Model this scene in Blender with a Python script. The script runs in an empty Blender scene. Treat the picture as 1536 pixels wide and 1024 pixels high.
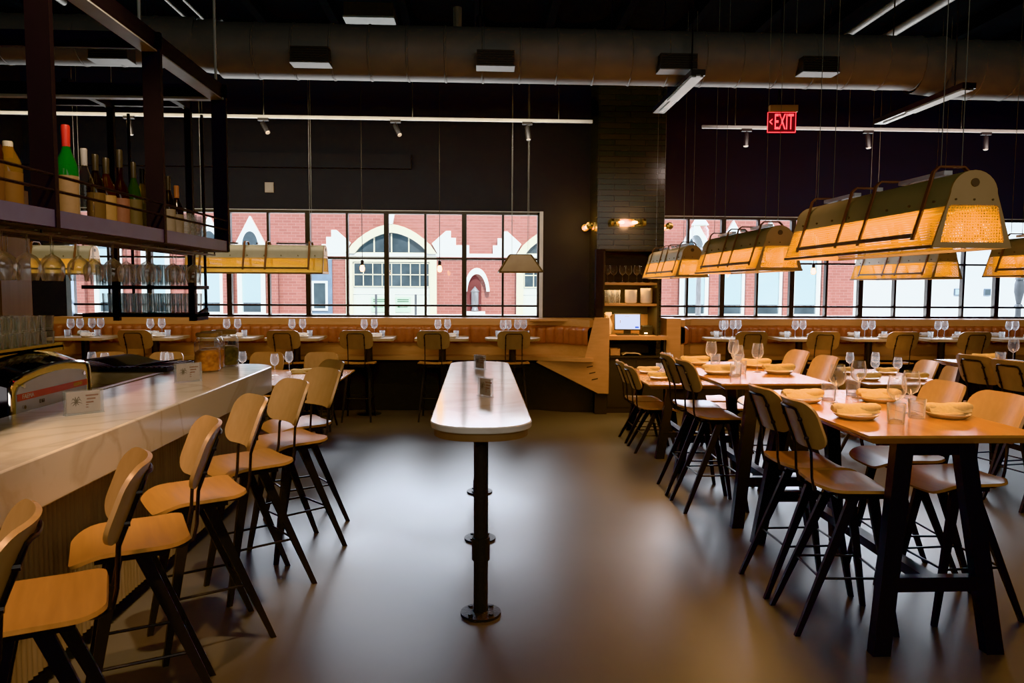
import bpy, math, random
from mathutils import Vector, Matrix
random.seed(7)
PI = math.pi
S = bpy.context.scene
COL = S.collection

# ------------------------------------------------------------------ mesh builder
class MB:
    def __init__(self):
        self.v = []; self.f = []
    def add(self, vs, fs):
        o = len(self.v)
        self.v += [tuple(p) for p in vs]
        self.f += [tuple(i + o for i in q) for q in fs]
        return self
    def bx(self, x0, x1, y0, y1, z0, z1):
        vs = [(x0,y0,z0),(x1,y0,z0),(x1,y1,z0),(x0,y1,z0),(x0,y0,z1),(x1,y0,z1),(x1,y1,z1),(x0,y1,z1)]
        return self.add(vs, [(0,3,2,1),(4,5,6,7),(0,1,5,4),(1,2,6,5),(2,3,7,6),(3,0,4,7)])
    def bar(self, p0, p1, w0, d0, w1=None, d1=None, up=(0,0,1)):
        # rectangular beam between two points; w across, d along the other axis
        w1 = w0 if w1 is None else w1; d1 = d0 if d1 is None else d1
        p0 = Vector(p0); p1 = Vector(p1); t = (p1 - p0).normalized()
        u = Vector(up)
        if abs(t.dot(u)) > .95: u = Vector((0,1,0))
        a = t.cross(u).normalized(); b = a.cross(t).normalized()
        vs = []
        for p, w, d in ((p0,w0,d0),(p1,w1,d1)):
            for sa, sb in ((-1,-1),(1,-1),(1,1),(-1,1)):
                vs.append(p + a*(sa*w/2) + b*(sb*d/2))
        return self.add(vs, [(0,3,2,1),(4,5,6,7),(0,1,5,4),(1,2,6,5),(2,3,7,6),(3,0,4,7)])
    def leg(self, top, foot, wx0, wy0, wx1, wy1):
        # beam with level ends, tapering from top to foot
        vs = []
        for p, a, b in ((foot,wx1,wy1),(top,wx0,wy0)):
            x, y, z = p
            vs += [(x-a/2,y-b/2,z),(x+a/2,y-b/2,z),(x+a/2,y+b/2,z),(x-a/2,y+b/2,z)]
        return self.add(vs, [(0,3,2,1),(4,5,6,7),(0,1,5,4),(1,2,6,5),(2,3,7,6),(3,0,4,7)])
    def tube(self, pts, r, n=8, closed=False, rz=None):
        pts = [Vector(p) for p in pts]; m = len(pts); vs = []; fs = []
        prev = None
        for i, p in enumerate(pts):
            if closed: t = (pts[(i+1) % m] - pts[i-1]).normalized()
            else:
                t = (pts[min(i+1, m-1)] - pts[max(i-1, 0)]).normalized()
            if prev is None:
                u = Vector((0,0,1)) if abs(t.z) < .9 else Vector((1,0,0))
                a = t.cross(u).normalized()
            else:
                a = (prev - t*prev.dot(t)).normalized()
            prev = a; b = t.cross(a)
            rr = r[i] if isinstance(r, (list, tuple)) else r
            for k in range(n):
                q = 2*PI*k/n
                vs.append(p + a*(rr*math.cos(q)) + b*((rz or 1)*rr*math.sin(q)))
        for i in range(m if closed else m-1):
            j = (i+1) % m
            for k in range(n):
                fs.append((i*n+k, i*n+(k+1) % n, j*n+(k+1) % n, j*n+k))
        if not closed:
            fs.append(tuple(range(n-1, -1, -1))); fs.append(tuple((m-1)*n+k for k in range(n)))
        return self.add(vs, fs)
    def lathe(self, prof, n=16, c=(0,0,0), axis='z'):
        vs = []; fs = []; m = len(prof)
        for r, z in prof:
            for k in range(n):
                q = 2*PI*k/n; x, y = r*math.cos(q), r*math.sin(q)
                if axis == 'z': vs.append((c[0]+x, c[1]+y, c[2]+z))
                elif axis == 'x': vs.append((c[0]+z, c[1]+x, c[2]+y))
                else: vs.append((c[0]+x, c[1]+z, c[2]+y))
        for i in range(m-1):
            for k in range(n):
                fs.append((i*n+k, i*n+(k+1) % n, (i+1)*n+(k+1) % n, (i+1)*n+k))
        if prof[0][0] > 1e-6 and False: pass
        return self.add(vs, fs)
    def cyl(self, c, r, h, n=16, axis='z'):
        return self.lathe([(1e-5,0),(r,0),(r,h),(1e-5,h)], n, c, axis)
    def prism(self, poly, a0, a1, axis='z'):
        def P(u, v, a):
            return (u,v,a) if axis == 'z' else ((a,u,v) if axis == 'x' else (u,a,v))
        n = len(poly)
        vs = [P(u,v,a0) for u,v in poly] + [P(u,v,a1) for u,v in poly]
        fs = [tuple(range(n-1,-1,-1)), tuple(range(n,2*n))] + [(i,(i+1)%n,n+(i+1)%n,n+i) for i in range(n)]
        return self.add(vs, fs)
    def ring(self, outer, inner, a0, a1, axis='z'):
        # plate with a hole: outer and inner outlines with the same number of points
        def P(u, v, a):
            return (u,v,a) if axis == 'z' else ((a,u,v) if axis == 'x' else (u,a,v))
        n = len(outer); vs = []
        for a in (a0, a1):
            vs += [P(u,v,a) for u,v in outer] + [P(u,v,a) for u,v in inner]
        fs = []
        for i in range(n):
            j = (i+1) % n
            fs += [(i,j,n+j,n+i),(2*n+i,3*n+i,3*n+j,2*n+j),(i,2*n+i,2*n+j,j),(n+i,n+j,3*n+j,3*n+i)]
        return self.add(vs, fs)
    def sheet(self, fn, nu, nv, t):
        G = [[Vector(fn(i/nu, j/nv)) for i in range(nu+1)] for j in range(nv+1)]
        N = [[None]*(nu+1) for _ in range(nv+1)]
        for j in range(nv+1):
            for i in range(nu+1):
                a = G[j][min(i+1,nu)] - G[j][max(i-1,0)]; b = G[min(j+1,nv)][i] - G[max(j-1,0)][i]
                c = a.cross(b)
                N[j][i] = c.normalized() if c.length > 1e-9 else Vector((0,0,1))
        w = nu+1; vs = [G[j][i] for j in range(nv+1) for i in range(w)]
        k = len(vs); vs += [G[j][i] - N[j][i]*t for j in range(nv+1) for i in range(w)]
        fs = []
        for j in range(nv):
            for i in range(nu):
                a = j*w+i
                fs += [(a,a+1,a+w+1,a+w),(k+a,k+a+w,k+a+w+1,k+a+1)]
        rim = [i for i in range(w)] + [j*w+nu for j in range(1,nv+1)] + [nv*w+i for i in range(nu-1,-1,-1)] + [j*w for j in range(nv-1,0,-1)]
        for q in range(len(rim)):
            a, b = rim[q], rim[(q+1) % len(rim)]
            fs.append((a,k+a,k+b,b))
        return self.add(vs, fs)
    def build(self, name, m, parent=None, loc=None, rz=0, bevel=0, ang=35):
        me = bpy.data.meshes.new(name); me.from_pydata(self.v, [], self.f); me.update()
        me.materials.append(m)
        me.polygons.foreach_set('use_smooth', [True]*len(me.polygons))
        me.set_sharp_from_angle(angle=math.radians(ang))
        o = bpy.data.objects.new(name, me); COL.objects.link(o)
        if parent: o.parent = parent
        if loc: o.location = loc
        o.rotation_euler.z = rz
        if bevel:
            b = o.modifiers.new('edge', 'BEVEL'); b.width = bevel; b.segments = 2; b.limit_method = 'ANGLE'
        return o

def tag(o, label=None, cat=None, group=None, kind=None):
    if label: o['label'] = label
    if cat: o['category'] = cat
    if group: o['group'] = group
    if kind: o['kind'] = kind
    return o
def thing(name, label, cat, loc=(0,0,0), rz=0, group=None):
    o = bpy.data.objects.new(name, None); COL.objects.link(o)
    o.empty_display_size = .1; o.location = loc; o.rotation_euler.z = rz
    return tag(o, label, cat, group)
def struct(o): o['kind'] = 'structure'; return o
def dup(root, loc, rz=0, label=None, group=None):
    r = root.copy(); COL.objects.link(r); r.location = loc; r.rotation_euler.z = rz
    if label: r['label'] = label
    if group: r['group'] = group
    for ch in list(root.children):
        c = ch.copy(); COL.objects.link(c); c.parent = r
        for g in ch.children:
            d = g.copy(); COL.objects.link(d); d.parent = c
    return r
class Maker:
    # first call moves the prototype itself, later calls copy it
    def __init__(self, proto): self.p = proto; self.used = False
    def __call__(self, loc, rz=0, label=None, group=None):
        if not self.used:
            self.used = True; o = self.p; o.location = loc; o.rotation_euler.z = rz
            if label: o['label'] = label
            if group: o['group'] = group
            return o
        return dup(self.p, loc, rz, label, group)
def text(body, size, m, parent, loc, rot, name='lettering', extrude=.001, ax='CENTER', offset=0):
    c = bpy.data.curves.new(name, 'FONT'); c.body = body; c.size = size; c.extrude = extrude
    c.align_x = ax; c.align_y = 'CENTER'; c.materials.append(m)
    c.offset = offset
    tmp = bpy.data.objects.new(name, c); COL.objects.link(tmp)
    dg = bpy.context.evaluated_depsgraph_get(); dg.update()
    me = bpy.data.meshes.new_from_object(tmp.evaluated_get(dg)); me.name = name
    bpy.data.objects.remove(tmp); bpy.data.curves.remove(c)
    o = bpy.data.objects.new(name, me); COL.objects.link(o)
    o.parent = parent; o.location = loc; o.rotation_euler = rot
    return o

# ------------------------------------------------------------------ materials
def nodes(name):
    m = bpy.data.materials.new(name); m.use_nodes = True
    nt = m.node_tree; nt.nodes.clear()
    out = nt.nodes.new('ShaderNodeOutputMaterial')
    return m, nt, nt.nodes, nt.links, out
def coords(N, L, scale=(1,1,1), kind='Object'):
    tc = N.new('ShaderNodeTexCoord'); mp = N.new('ShaderNodeMapping')
    mp.inputs['Scale'].default_value = scale
    L.new(tc.outputs[kind], mp.inputs['Vector']); return mp.outputs['Vector']
def mat(name, c1, c2=None, rough=.5, metal=0, scale=(8,8,8), bump=0, spec=.5, rvar=0, coat=0, det=4, lo=.3, hi=.7, emit=None, es=0):
    m, nt, N, L, out = nodes(name)
    b = N.new('ShaderNodeBsdfPrincipled'); L.new(b.outputs[0], out.inputs[0])
    b.inputs['Roughness'].default_value = rough; b.inputs['Metallic'].default_value = metal
    b.inputs['Specular IOR Level'].default_value = spec; b.inputs['Coat Weight'].default_value = coat
    b.inputs['Coat Roughness'].default_value = .15
    c2 = c2 or tuple(x*.85 for x in c1)
    no = N.new('ShaderNodeTexNoise'); no.inputs['Detail'].default_value = det; no.inputs['Scale'].default_value = 1
    L.new(coords(N, L, scale), no.inputs['Vector'])
    r = N.new('ShaderNodeValToRGB'); e = r.color_ramp.elements
    e[0].position = lo; e[1].position = hi; e[0].color = (*c2,1); e[1].color = (*c1,1)
    L.new(no.outputs['Fac'], r.inputs[0]); L.new(r.outputs[0], b.inputs['Base Color'])
    if rvar:
        mr = N.new('ShaderNodeMapRange'); mr.inputs[3].default_value = rough-rvar; mr.inputs[4].default_value = rough+rvar
        L.new(no.outputs['Fac'], mr.inputs[0]); L.new(mr.outputs[0], b.inputs['Roughness'])
    if bump:
        bp = N.new('ShaderNodeBump'); bp.inputs['Strength'].default_value = bump; bp.inputs['Distance'].default_value = .01
        L.new(no.outputs['Fac'], bp.inputs['Height']); L.new(bp.outputs[0], b.inputs['Normal'])
    if emit:
        b.inputs['Emission Color'].default_value = (*emit,1); b.inputs['Emission Strength'].default_value = es
    return m
def emis(name, c, s):
    m, nt, N, L, out = nodes(name)
    e = N.new('ShaderNodeEmission'); e.inputs[0].default_value = (*c,1); e.inputs[1].default_value = s
    L.new(e.outputs[0], out.inputs[0]); return m
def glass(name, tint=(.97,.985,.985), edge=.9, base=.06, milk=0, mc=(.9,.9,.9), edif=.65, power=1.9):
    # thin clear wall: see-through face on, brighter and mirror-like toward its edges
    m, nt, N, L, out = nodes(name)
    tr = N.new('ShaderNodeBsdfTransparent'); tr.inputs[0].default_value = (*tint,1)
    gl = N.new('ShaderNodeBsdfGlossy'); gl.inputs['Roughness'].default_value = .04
    df = N.new('ShaderNodeBsdfTranslucent'); df.inputs[0].default_value = (.95,.95,.95,1)  # whitened edges stand in for refracted window light
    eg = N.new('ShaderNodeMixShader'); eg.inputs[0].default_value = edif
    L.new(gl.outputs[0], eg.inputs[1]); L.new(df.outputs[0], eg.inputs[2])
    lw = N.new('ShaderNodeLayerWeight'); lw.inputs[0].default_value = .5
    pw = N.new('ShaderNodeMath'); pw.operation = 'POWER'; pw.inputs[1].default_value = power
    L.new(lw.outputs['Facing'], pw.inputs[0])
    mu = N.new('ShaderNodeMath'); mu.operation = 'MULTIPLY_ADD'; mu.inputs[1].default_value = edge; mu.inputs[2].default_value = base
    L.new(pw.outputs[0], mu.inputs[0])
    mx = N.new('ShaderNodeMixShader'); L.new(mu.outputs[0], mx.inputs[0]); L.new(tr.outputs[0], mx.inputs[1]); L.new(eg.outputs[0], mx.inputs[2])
    last = mx
    if milk:
        d2 = N.new('ShaderNodeBsdfDiffuse'); d2.inputs[0].default_value = (*mc,1)
        m2 = N.new('ShaderNodeMixShader'); m2.inputs[0].default_value = milk
        L.new(mx.outputs[0], m2.inputs[1]); L.new(d2.outputs[0], m2.inputs[2]); last = m2
    L.new(last.outputs[0], out.inputs[0]); return m
def bricks(name, c1, c2, mortar, bw, bh, msize=.006, rough=.7, axis='xz', bump=.3, spec=.5, haze=None):
    m, nt, N, L, out = nodes(name)
    b = N.new('ShaderNodeBsdfPrincipled'); L.new(b.outputs[0], out.inputs[0]); b.inputs['Roughness'].default_value = rough
    b.inputs['Specular IOR Level'].default_value = spec
    tc = N.new('ShaderNodeTexCoord'); sp = N.new('ShaderNodeSeparateXYZ'); cb = N.new('ShaderNodeCombineXYZ')
    L.new(tc.outputs['Object'], sp.inputs[0])
    if axis == 'xz':
        ad = N.new('ShaderNodeMath'); ad.operation = 'ADD'; L.new(sp.outputs[0], ad.inputs[0]); L.new(sp.outputs[1], ad.inputs[1])
        L.new(ad.outputs[0], cb.inputs[0])
    else: L.new(sp.outputs[1], cb.inputs[0])
    L.new(sp.outputs[2], cb.inputs[1])
    br = N.new('ShaderNodeTexBrick'); br.inputs['Scale'].default_value = 1
    br.inputs['Color1'].default_value = (*c1,1); br.inputs['Color2'].default_value = (*c2,1); br.inputs['Mortar'].default_value = (*mortar,1)
    br.inputs['Brick Width'].default_value = bw; br.inputs['Row Height'].default_value = bh; br.inputs['Mortar Size'].default_value = msize
    L.new(cb.outputs[0], br.inputs['Vector']); L.new(br.outputs['Color'], b.inputs['Base Color'])
    if bump:
        bp = N.new('ShaderNodeBump'); bp.inputs['Strength'].default_value = bump; bp.inputs['Distance'].default_value = .01; bp.invert = True
        L.new(br.outputs['Fac'], bp.inputs['Height']); L.new(bp.outputs[0], b.inputs['Normal'])
    return m
def marble(name, base, vein, rough=.15):
    m, nt, N, L, out = nodes(name)
    b = N.new('ShaderNodeBsdfPrincipled'); L.new(b.outputs[0], out.inputs[0]); b.inputs['Roughness'].default_value = rough
    v = coords(N, L, (.55,.4,.55))
    no = N.new('ShaderNodeTexNoise'); no.inputs['Scale'].default_value = 1.6; no.inputs['Detail'].default_value = 8; no.inputs['Distortion'].default_value = 2.2
    L.new(v, no.inputs['Vector'])
    r = N.new('ShaderNodeValToRGB'); e = r.color_ramp.elements
    e[0].position = .46; e[0].color = (*base,1); e[1].position = .54; e[1].color = (*base,1)
    x = e.new(.5); x.color = (*vein,1)
    L.new(no.outputs['Fac'], r.inputs[0])
    n2 = N.new('ShaderNodeTexNoise'); n2.inputs['Scale'].default_value = 3; L.new(v, n2.inputs['Vector'])
    mx = N.new('ShaderNodeMix'); mx.data_type = 'RGBA'; mx.inputs[7].default_value = (*[c*.8 for c in base],1)
    mr = N.new('ShaderNodeMapRange'); mr.inputs[1].default_value = .4; mr.inputs[2].default_value = .8; mr.inputs[4].default_value = .6
    L.new(n2.outputs['Fac'], mr.inputs[0]); L.new(mr.outputs[0], mx.inputs[0]); L.new(r.outputs[0], mx.inputs[6])
    L.new(mx.outputs[2], b.inputs['Base Color']); return m
def mesh_screen(name, col, pitch, hole, axis='yz'):
    # perforated sheet: round holes through a thin sheet that lets lamp light glow through
    m, nt, N, L, out = nodes(name)
    tl = N.new('ShaderNodeBsdfTranslucent'); tl.inputs[0].default_value = (*col,1)
    df = N.new('ShaderNodeBsdfDiffuse'); df.inputs[0].default_value = (*[c*.7 for c in col],1)
    m1 = N.new('ShaderNodeMixShader'); m1.inputs[0].default_value = .45
    L.new(tl.outputs[0], m1.inputs[1]); L.new(df.outputs[0], m1.inputs[2])
    tp = N.new('ShaderNodeBsdfTransparent')
    tc = N.new('ShaderNodeTexCoord'); sp = N.new('ShaderNodeSeparateXYZ'); L.new(tc.outputs['Object'], sp.inputs[0])
    prev = None
    for k in ((1,2) if axis == 'yz' else (0,2)):
        mu = N.new('ShaderNodeMath'); mu.operation = 'MULTIPLY'; mu.inputs[1].default_value = 2*PI/pitch
        L.new(sp.outputs[k], mu.inputs[0])
        si = N.new('ShaderNodeMath'); si.operation = 'SINE'; L.new(mu.outputs[0], si.inputs[0])
        if prev is None: prev = si
        else:
            ad = N.new('ShaderNodeMath'); ad.operation = 'ADD'; L.new(prev.outputs[0], ad.inputs[0]); L.new(si.outputs[0], ad.inputs[1])
            gt = N.new('ShaderNodeMath'); gt.operation = 'GREATER_THAN'; gt.inputs[1].default_value = hole; L.new(ad.outputs[0], gt.inputs[0])
    mx = N.new('ShaderNodeMixShader'); L.new(gt.outputs[0], mx.inputs[0]); L.new(m1.outputs[0], mx.inputs[1]); L.new(tp.outputs[0], mx.inputs[2])
    L.new(mx.outputs[0], out.inputs[0]); return m

M = {}
M['oak'] = mat('oak plywood', (.44,.21,.085), (.33,.145,.055), .34, scale=(3,40,40), lo=.25, hi=.75, rvar=.06)
M['ply'] = mat('pale oak plywood back', (.47,.29,.165), (.39,.23,.125), .38, scale=(30,30,4), lo=.25, hi=.75)
M['tabletop'] = mat('oiled oak tabletop', (.46,.20,.075), (.36,.14,.05), .22, scale=(16,1.1,16), lo=.2, hi=.8, det=2)
M['tablebench'] = mat('limed oak tabletop', (.40,.30,.20), (.30,.21,.13), .3, scale=(3,40,40))
M['benchwood'] = mat('light oak veneer', (.50,.265,.135), (.42,.21,.10), .4, scale=(2,30,30), lo=.25, hi=.75)
M['steel'] = mat('black powder coated steel', (.012,.013,.016), (.008,.009,.011), .38, scale=(30,30,30), spec=.4)
M['fascia'] = mat('steel edge tinted with purple light', (.075,.085,.145), (.06,.07,.12), .4)  # purple light on the shelf edge is put into this colour
M['rack'] = mat('dark blue black painted steel', (.008,.009,.014), (.006,.007,.011), .55, scale=(10,10,10), spec=.2)
M['cast'] = mat('black cast iron', (.015,.015,.015), (.01,.01,.01), .5, scale=(90,90,90), bump=.3)
M['leather'] = mat('tan leather', (.27,.082,.034), (.21,.06,.025), .36, scale=(25,25,25), bump=.08)
M['wallpaint'] = mat('charcoal wall paint', (.030,.039,.054), (.026,.033,.046), .8, spec=.3, scale=(3,3,3))
M['ceil'] = mat('black ceiling paint', (.003,.0035,.004), (.002,.0022,.0026), .95, spec=.03, scale=(6,2,6))
M['dark'] = mat('black laminate', (.012,.012,.013), None, .5)
M['darkbase'] = mat('black recessed plinth', (.008,.008,.009), None, .6)
M['concrete'] = mat('polished concrete', (.105,.100,.097), (.062,.060,.059), .40, scale=(.9,.9,.9), det=9, rvar=.08, lo=.3, hi=.72, spec=.55)
M['marble'] = marble('veined marble', (.58,.50,.41), (.47,.39,.31))
M['quartz'] = marble('cream quartz', (.66,.60,.52), (.60,.53,.45), .13)
M['ribwood'] = mat('grey brown ribbed wood', (.27,.205,.16), (.19,.14,.105), .5, scale=(14,14,2))
M['tile'] = bricks('glazed dark green brick tile', (.018,.022,.020), (.026,.024,.020), (.010,.010,.010), .42, .075, .006, .22, bump=.5)
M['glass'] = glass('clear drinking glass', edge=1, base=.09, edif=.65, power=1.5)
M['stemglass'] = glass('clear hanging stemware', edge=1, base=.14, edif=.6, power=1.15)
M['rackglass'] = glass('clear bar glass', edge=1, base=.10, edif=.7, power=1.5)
M['pane'] = glass('window glass', (.97,.98,.99), .3, .01, edif=0)
M['acrylic'] = glass('clear acrylic', (.93,.95,.95), .5, .04, milk=.06)
M['jarglass'] = glass('clear jar glass', (.97,.97,.95), .6, .05)
M['plastic'] = glass('clear stacked cups', (.9,.92,.93), .6, .05, milk=.12)
M['cloth'] = mat('mustard linen', (.74,.56,.30), (.66,.48,.24), .85, scale=(60,60,60), bump=.25)
M['whitecloth'] = mat('white linen', (.72,.74,.78), (.62,.64,.68), .85, scale=(60,60,60), bump=.25)
M['plate'] = mat('cream stoneware', (.66,.52,.36), (.6,.47,.32), .3)
M['whiteplate'] = mat('white porcelain', (.78,.74,.68), (.7,.66,.6), .25)
M['cap'] = mat('olive cream painted metal', (.34,.315,.225), (.30,.28,.20), .5)
M['lampend'] = mat('tan lamp end plate', (.42,.27,.15), (.38,.24,.13), .5)
M['lampedge'] = mat('bronze lamp trim', (.085,.055,.035), (.07,.045,.03), .5)
M['strap'] = mat('brown leather strap', (.13,.05,.025), (.09,.035,.018), .5, scale=(40,40,40))
M['amber'] = mesh_screen('amber perforated screen', (.50,.30,.075), .0125, .78)
M['amber_end'] = mesh_screen('amber perforated end screen', (.50,.30,.075), .0125, .78, 'xz')
M['led'] = emis('warm light tube', (1,.55,.16), 2.2)
M['leddim'] = emis('dim warm light tube', (1,.55,.16), .6)
M['bronzeshade'] = mat('bronze brown shade', (.20,.125,.06), (.17,.10,.05), .5)
M['rail'] = mat('brushed steel', (.5,.5,.5), None, .3, 1)
M['chrome'] = mat('chrome', (.75,.75,.76), (.7,.7,.7), .07, 1)
M['blackchrome'] = mat('black chrome', (.05,.05,.055), None, .1, .9)
M['brass'] = mat('brass', (.62,.40,.14), (.5,.32,.1), .25, 1)
M['bulb'] = emis('warm filament bulb', (1,.52,.16), 22)
M['bulbglass'] = glass('bulb glass', (1,.93,.8), .4, .03, edif=.1)
M['exit'] = emis('red exit lettering', (1,.035,.04), 1.5)
M['exitpanel'] = mat('dark red exit panel', (.05,.004,.006), None, .3, emit=(.3,.005,.01), es=.12)
M['exitbox'] = mat('tan exit housing', (.45,.24,.12), None, .5)
M['screen'] = emis('monitor screen', (.62,.68,.86), 1.0)
M['screenblue'] = emis('blue screen button', (.05,.12,.6), 1)
M['screendark'] = mat('screen text', (.1,.1,.15), None, .5)
M['white'] = mat('white enamel', (.62,.58,.54), (.58,.54,.50), .35)
M['red'] = mat('red enamel stripe', (.50,.045,.02), None, .35)
M['letterw'] = mat('white lettering', (.75,.62,.55), None, .5)
M['letterg'] = mat('gold lettering', (.62,.38,.12), None, .5)
M['letterk'] = mat('black lettering', (.02,.015,.015), None, .5)
M['paper'] = mat('pale paper card', (.40,.32,.29), (.36,.29,.26), .7)
M['ink'] = mat('dark ink', (.03,.025,.025), None, .7)
M['inkred'] = mat('dark red ink', (.16,.05,.04), None, .7)
M['tea'] = mat('amber brown tea filling', (.55,.19,.04), (.28,.08,.015), .35, scale=(22,22,30), lo=.4, hi=.6)
M['olive'] = mat('dark green jar filling', (.14,.10,.04), (.05,.04,.015), .4, scale=(22,22,30), lo=.4, hi=.6)
M['cork'] = mat('cork lid', (.38,.22,.11), (.30,.16,.08), .7, scale=(60,60,60))
M['pillarwood'] = mat('brown timber cabinet side', (.20,.12,.075), (.17,.10,.06), .5, scale=(20,20,2))
M['duct'] = mat('grey galvanised duct', (.19,.20,.205), (.16,.17,.175), .6, scale=(4,4,4))
M['greymetal'] = mat('pale grey metal', (.36,.38,.37), None, .5)
M['pipe'] = mat('grey pipe', (.18,.19,.185), None, .5)
M['light_panel'] = mat('grey louvre panel', (.22,.25,.25), None, .6)
M['offwhite'] = mat('off white plastic', (.42,.38,.33), None, .5)
M['jamb'] = mat('pale blue painted jamb', (.30,.42,.55), None, .5)
M['whitemetal'] = mat('pale sill metal', (.6,.62,.62), None, .4)
# outside
M['facade'] = bricks('red facade brick', (.43,.185,.155), (.37,.15,.125), (.44,.24,.20), .22, .075, .008, .9, bump=0, spec=.1)
M['stone'] = mat('pale limestone', (.80,.80,.76), (.74,.74,.70), .9, scale=(2,2,2))
M['cream'] = mat('cream painted timber', (.74,.71,.57), (.70,.67,.53), .7)
M['creamdoor'] = mat('pale cream door boards', (.72,.73,.67), (.68,.69,.63), .7, scale=(.5,.5,14))
M['bluegrey'] = mat('blue grey painted panel', (.20,.27,.35), None, .6)
M['winglass'] = mat('dark street window glass', (.10,.14,.16), (.05,.07,.08), .12, scale=(2,2,2))
M['palewin'] = mat('pale reflecting window glass', (.55,.66,.68), (.48,.6,.62), .3, scale=(.8,.8,.8))
M['maroon'] = mat('maroon niche', (.20,.05,.045), None, .8)
M['lantern'] = mat('weathered grey lantern', (.35,.35,.36), (.2,.2,.2), .4, scale=(20,20,4))
M['palewall'] = mat('white rendered wall', (.85,.86,.84), (.80,.82,.80), .9, scale=(.4,.4,2))
M['street'] = mat('pale street paving', (.55,.55,.53), (.48,.48,.46), .9, scale=(1,1,1))
M['iron'] = mat('dark iron post', (.10,.11,.12), None, .5)
M['signpaper'] = mat('pale green sign', (.62,.72,.60), None, .7)
M['signink'] = mat('dark green ink', (.08,.2,.1), None, .7)

# ------------------------------------------------------------------ room shell
def room():
    struct(MB().bx(-7,9.6,-4,11.6,-.12,0).build('floor', M['concrete']))
    c = MB().bx(-7,9.6,-4,11.6,4.9,5.05)
    for i in range(20):
        x = -6.6 + i*.82
        c.bx(x,x+.09,-3.9,11.0,4.74,4.9)
    struct(c.build('ceiling', M['ceil']))
    # back wall: below, above and between the windows
    w = MB()
    w.bx(-6.4,1.63,11.0,11.25,0,1.27); w.bx(-6.4,1.63,11.0,11.25,2.84,4.9)
    w.bx(-6.4,-5.82,11.0,11.25,1.27,2.84); w.bx(.92,1.75,11.0,11.25,1.27,2.84)
    w.bx(-6.4,-.95,10.93,11.0,3.42,3.62)
    w.bx(2.4,9.3,11.2,11.45,0,1.27); w.bx(2.4,9.3,11.2,11.45,2.82,4.9); w.bx(2.4,2.62,11.2,11.45,1.27,2.82); w.bx(8.9,9.3,11.2,11.45,1.27,2.82)
    struct(w.build('wall_back', M['wallpaint']))
    struct(MB().bx(-6.6,-6.35,-4,11.25,0,4.9).build('wall_left', M['wallpaint']))
    struct(MB().bx(9.1,9.35,-4,11.45,0,4.9).build('wall_right', M['wallpaint']))
    struct(MB().bx(-7,9.6,-4.15,-4,0,4.9).build('wall_front', M['wallpaint']))
    # tiled column
    struct(MB().bx(1.63,2.56,10.32,11.3,2.27,4.9).bx(1.63,1.72,10.42,11.3,0,2.27).bx(2.50,2.56,10.42,11.3,0,2.27).bx(1.72,2.5,10.92,11.3,0,2.27).build('wall_column', M['tile']))
    # windows
    def window(n, x0, x1, y, z0, z1, xs, thick, zs):
        f = MB()
        for x in xs:
            t = .034 if thick(x) else .016
            f.bx(x-t,x+t,y-.02,y+.06,z0,z1)
        for z in zs: f.bx(x0,x1,y-.012,y+.05,z-.014,z+.014)
        f.bx(x0,x1,y-.03,y+.07,z1-.05,z1); f.bx(x0,x1,y-.03,y+.07,z0,z0+.03)
        f.bx(x0,x0+.05,y-.03,y+.07,z0,z1); f.bx(x1-.05,x1,y-.03,y+.07,z0,z1)
        o = struct(f.build('window_%d' % n, M['steel']))
        MB().bx(x0,x1,y+.018,y+.022,z0,z1).build('pane', M['pane'], o)
        MB().bx(x0-.04,x1+.04,y-.05,y-.03,z1-.012,z1+.016).bx(x0,x1,y-.1,y-.03,z0-.03,z0).build('window_trim', M['whitemetal'], o)
        return o
    xl = [-5.82+.0 + i*.5625 for i in range(1,12)]
    o = window(1,-5.82,.92,11.06,1.30,2.84, xl, lambda x: round((x+5.82)/.5625) % 2 == 0, (2.15,1.47))
    MB().bx(-5.83,-5.76,10.99,11.06,1.3,2.84).build('jamb', M['jamb'], o)
    MB().bx(.90,.95,10.99,11.06,1.3,2.84).build('jamb', M['whitemetal'], o)
    xr = [2.62 + i*.535 for i in range(1,12)]
    o = window(2,2.62,8.9,11.26,1.30,2.82, xr, lambda x: round((x-2.62)/.535) % 2 == 0, (2.12,1.47))
room()

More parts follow.
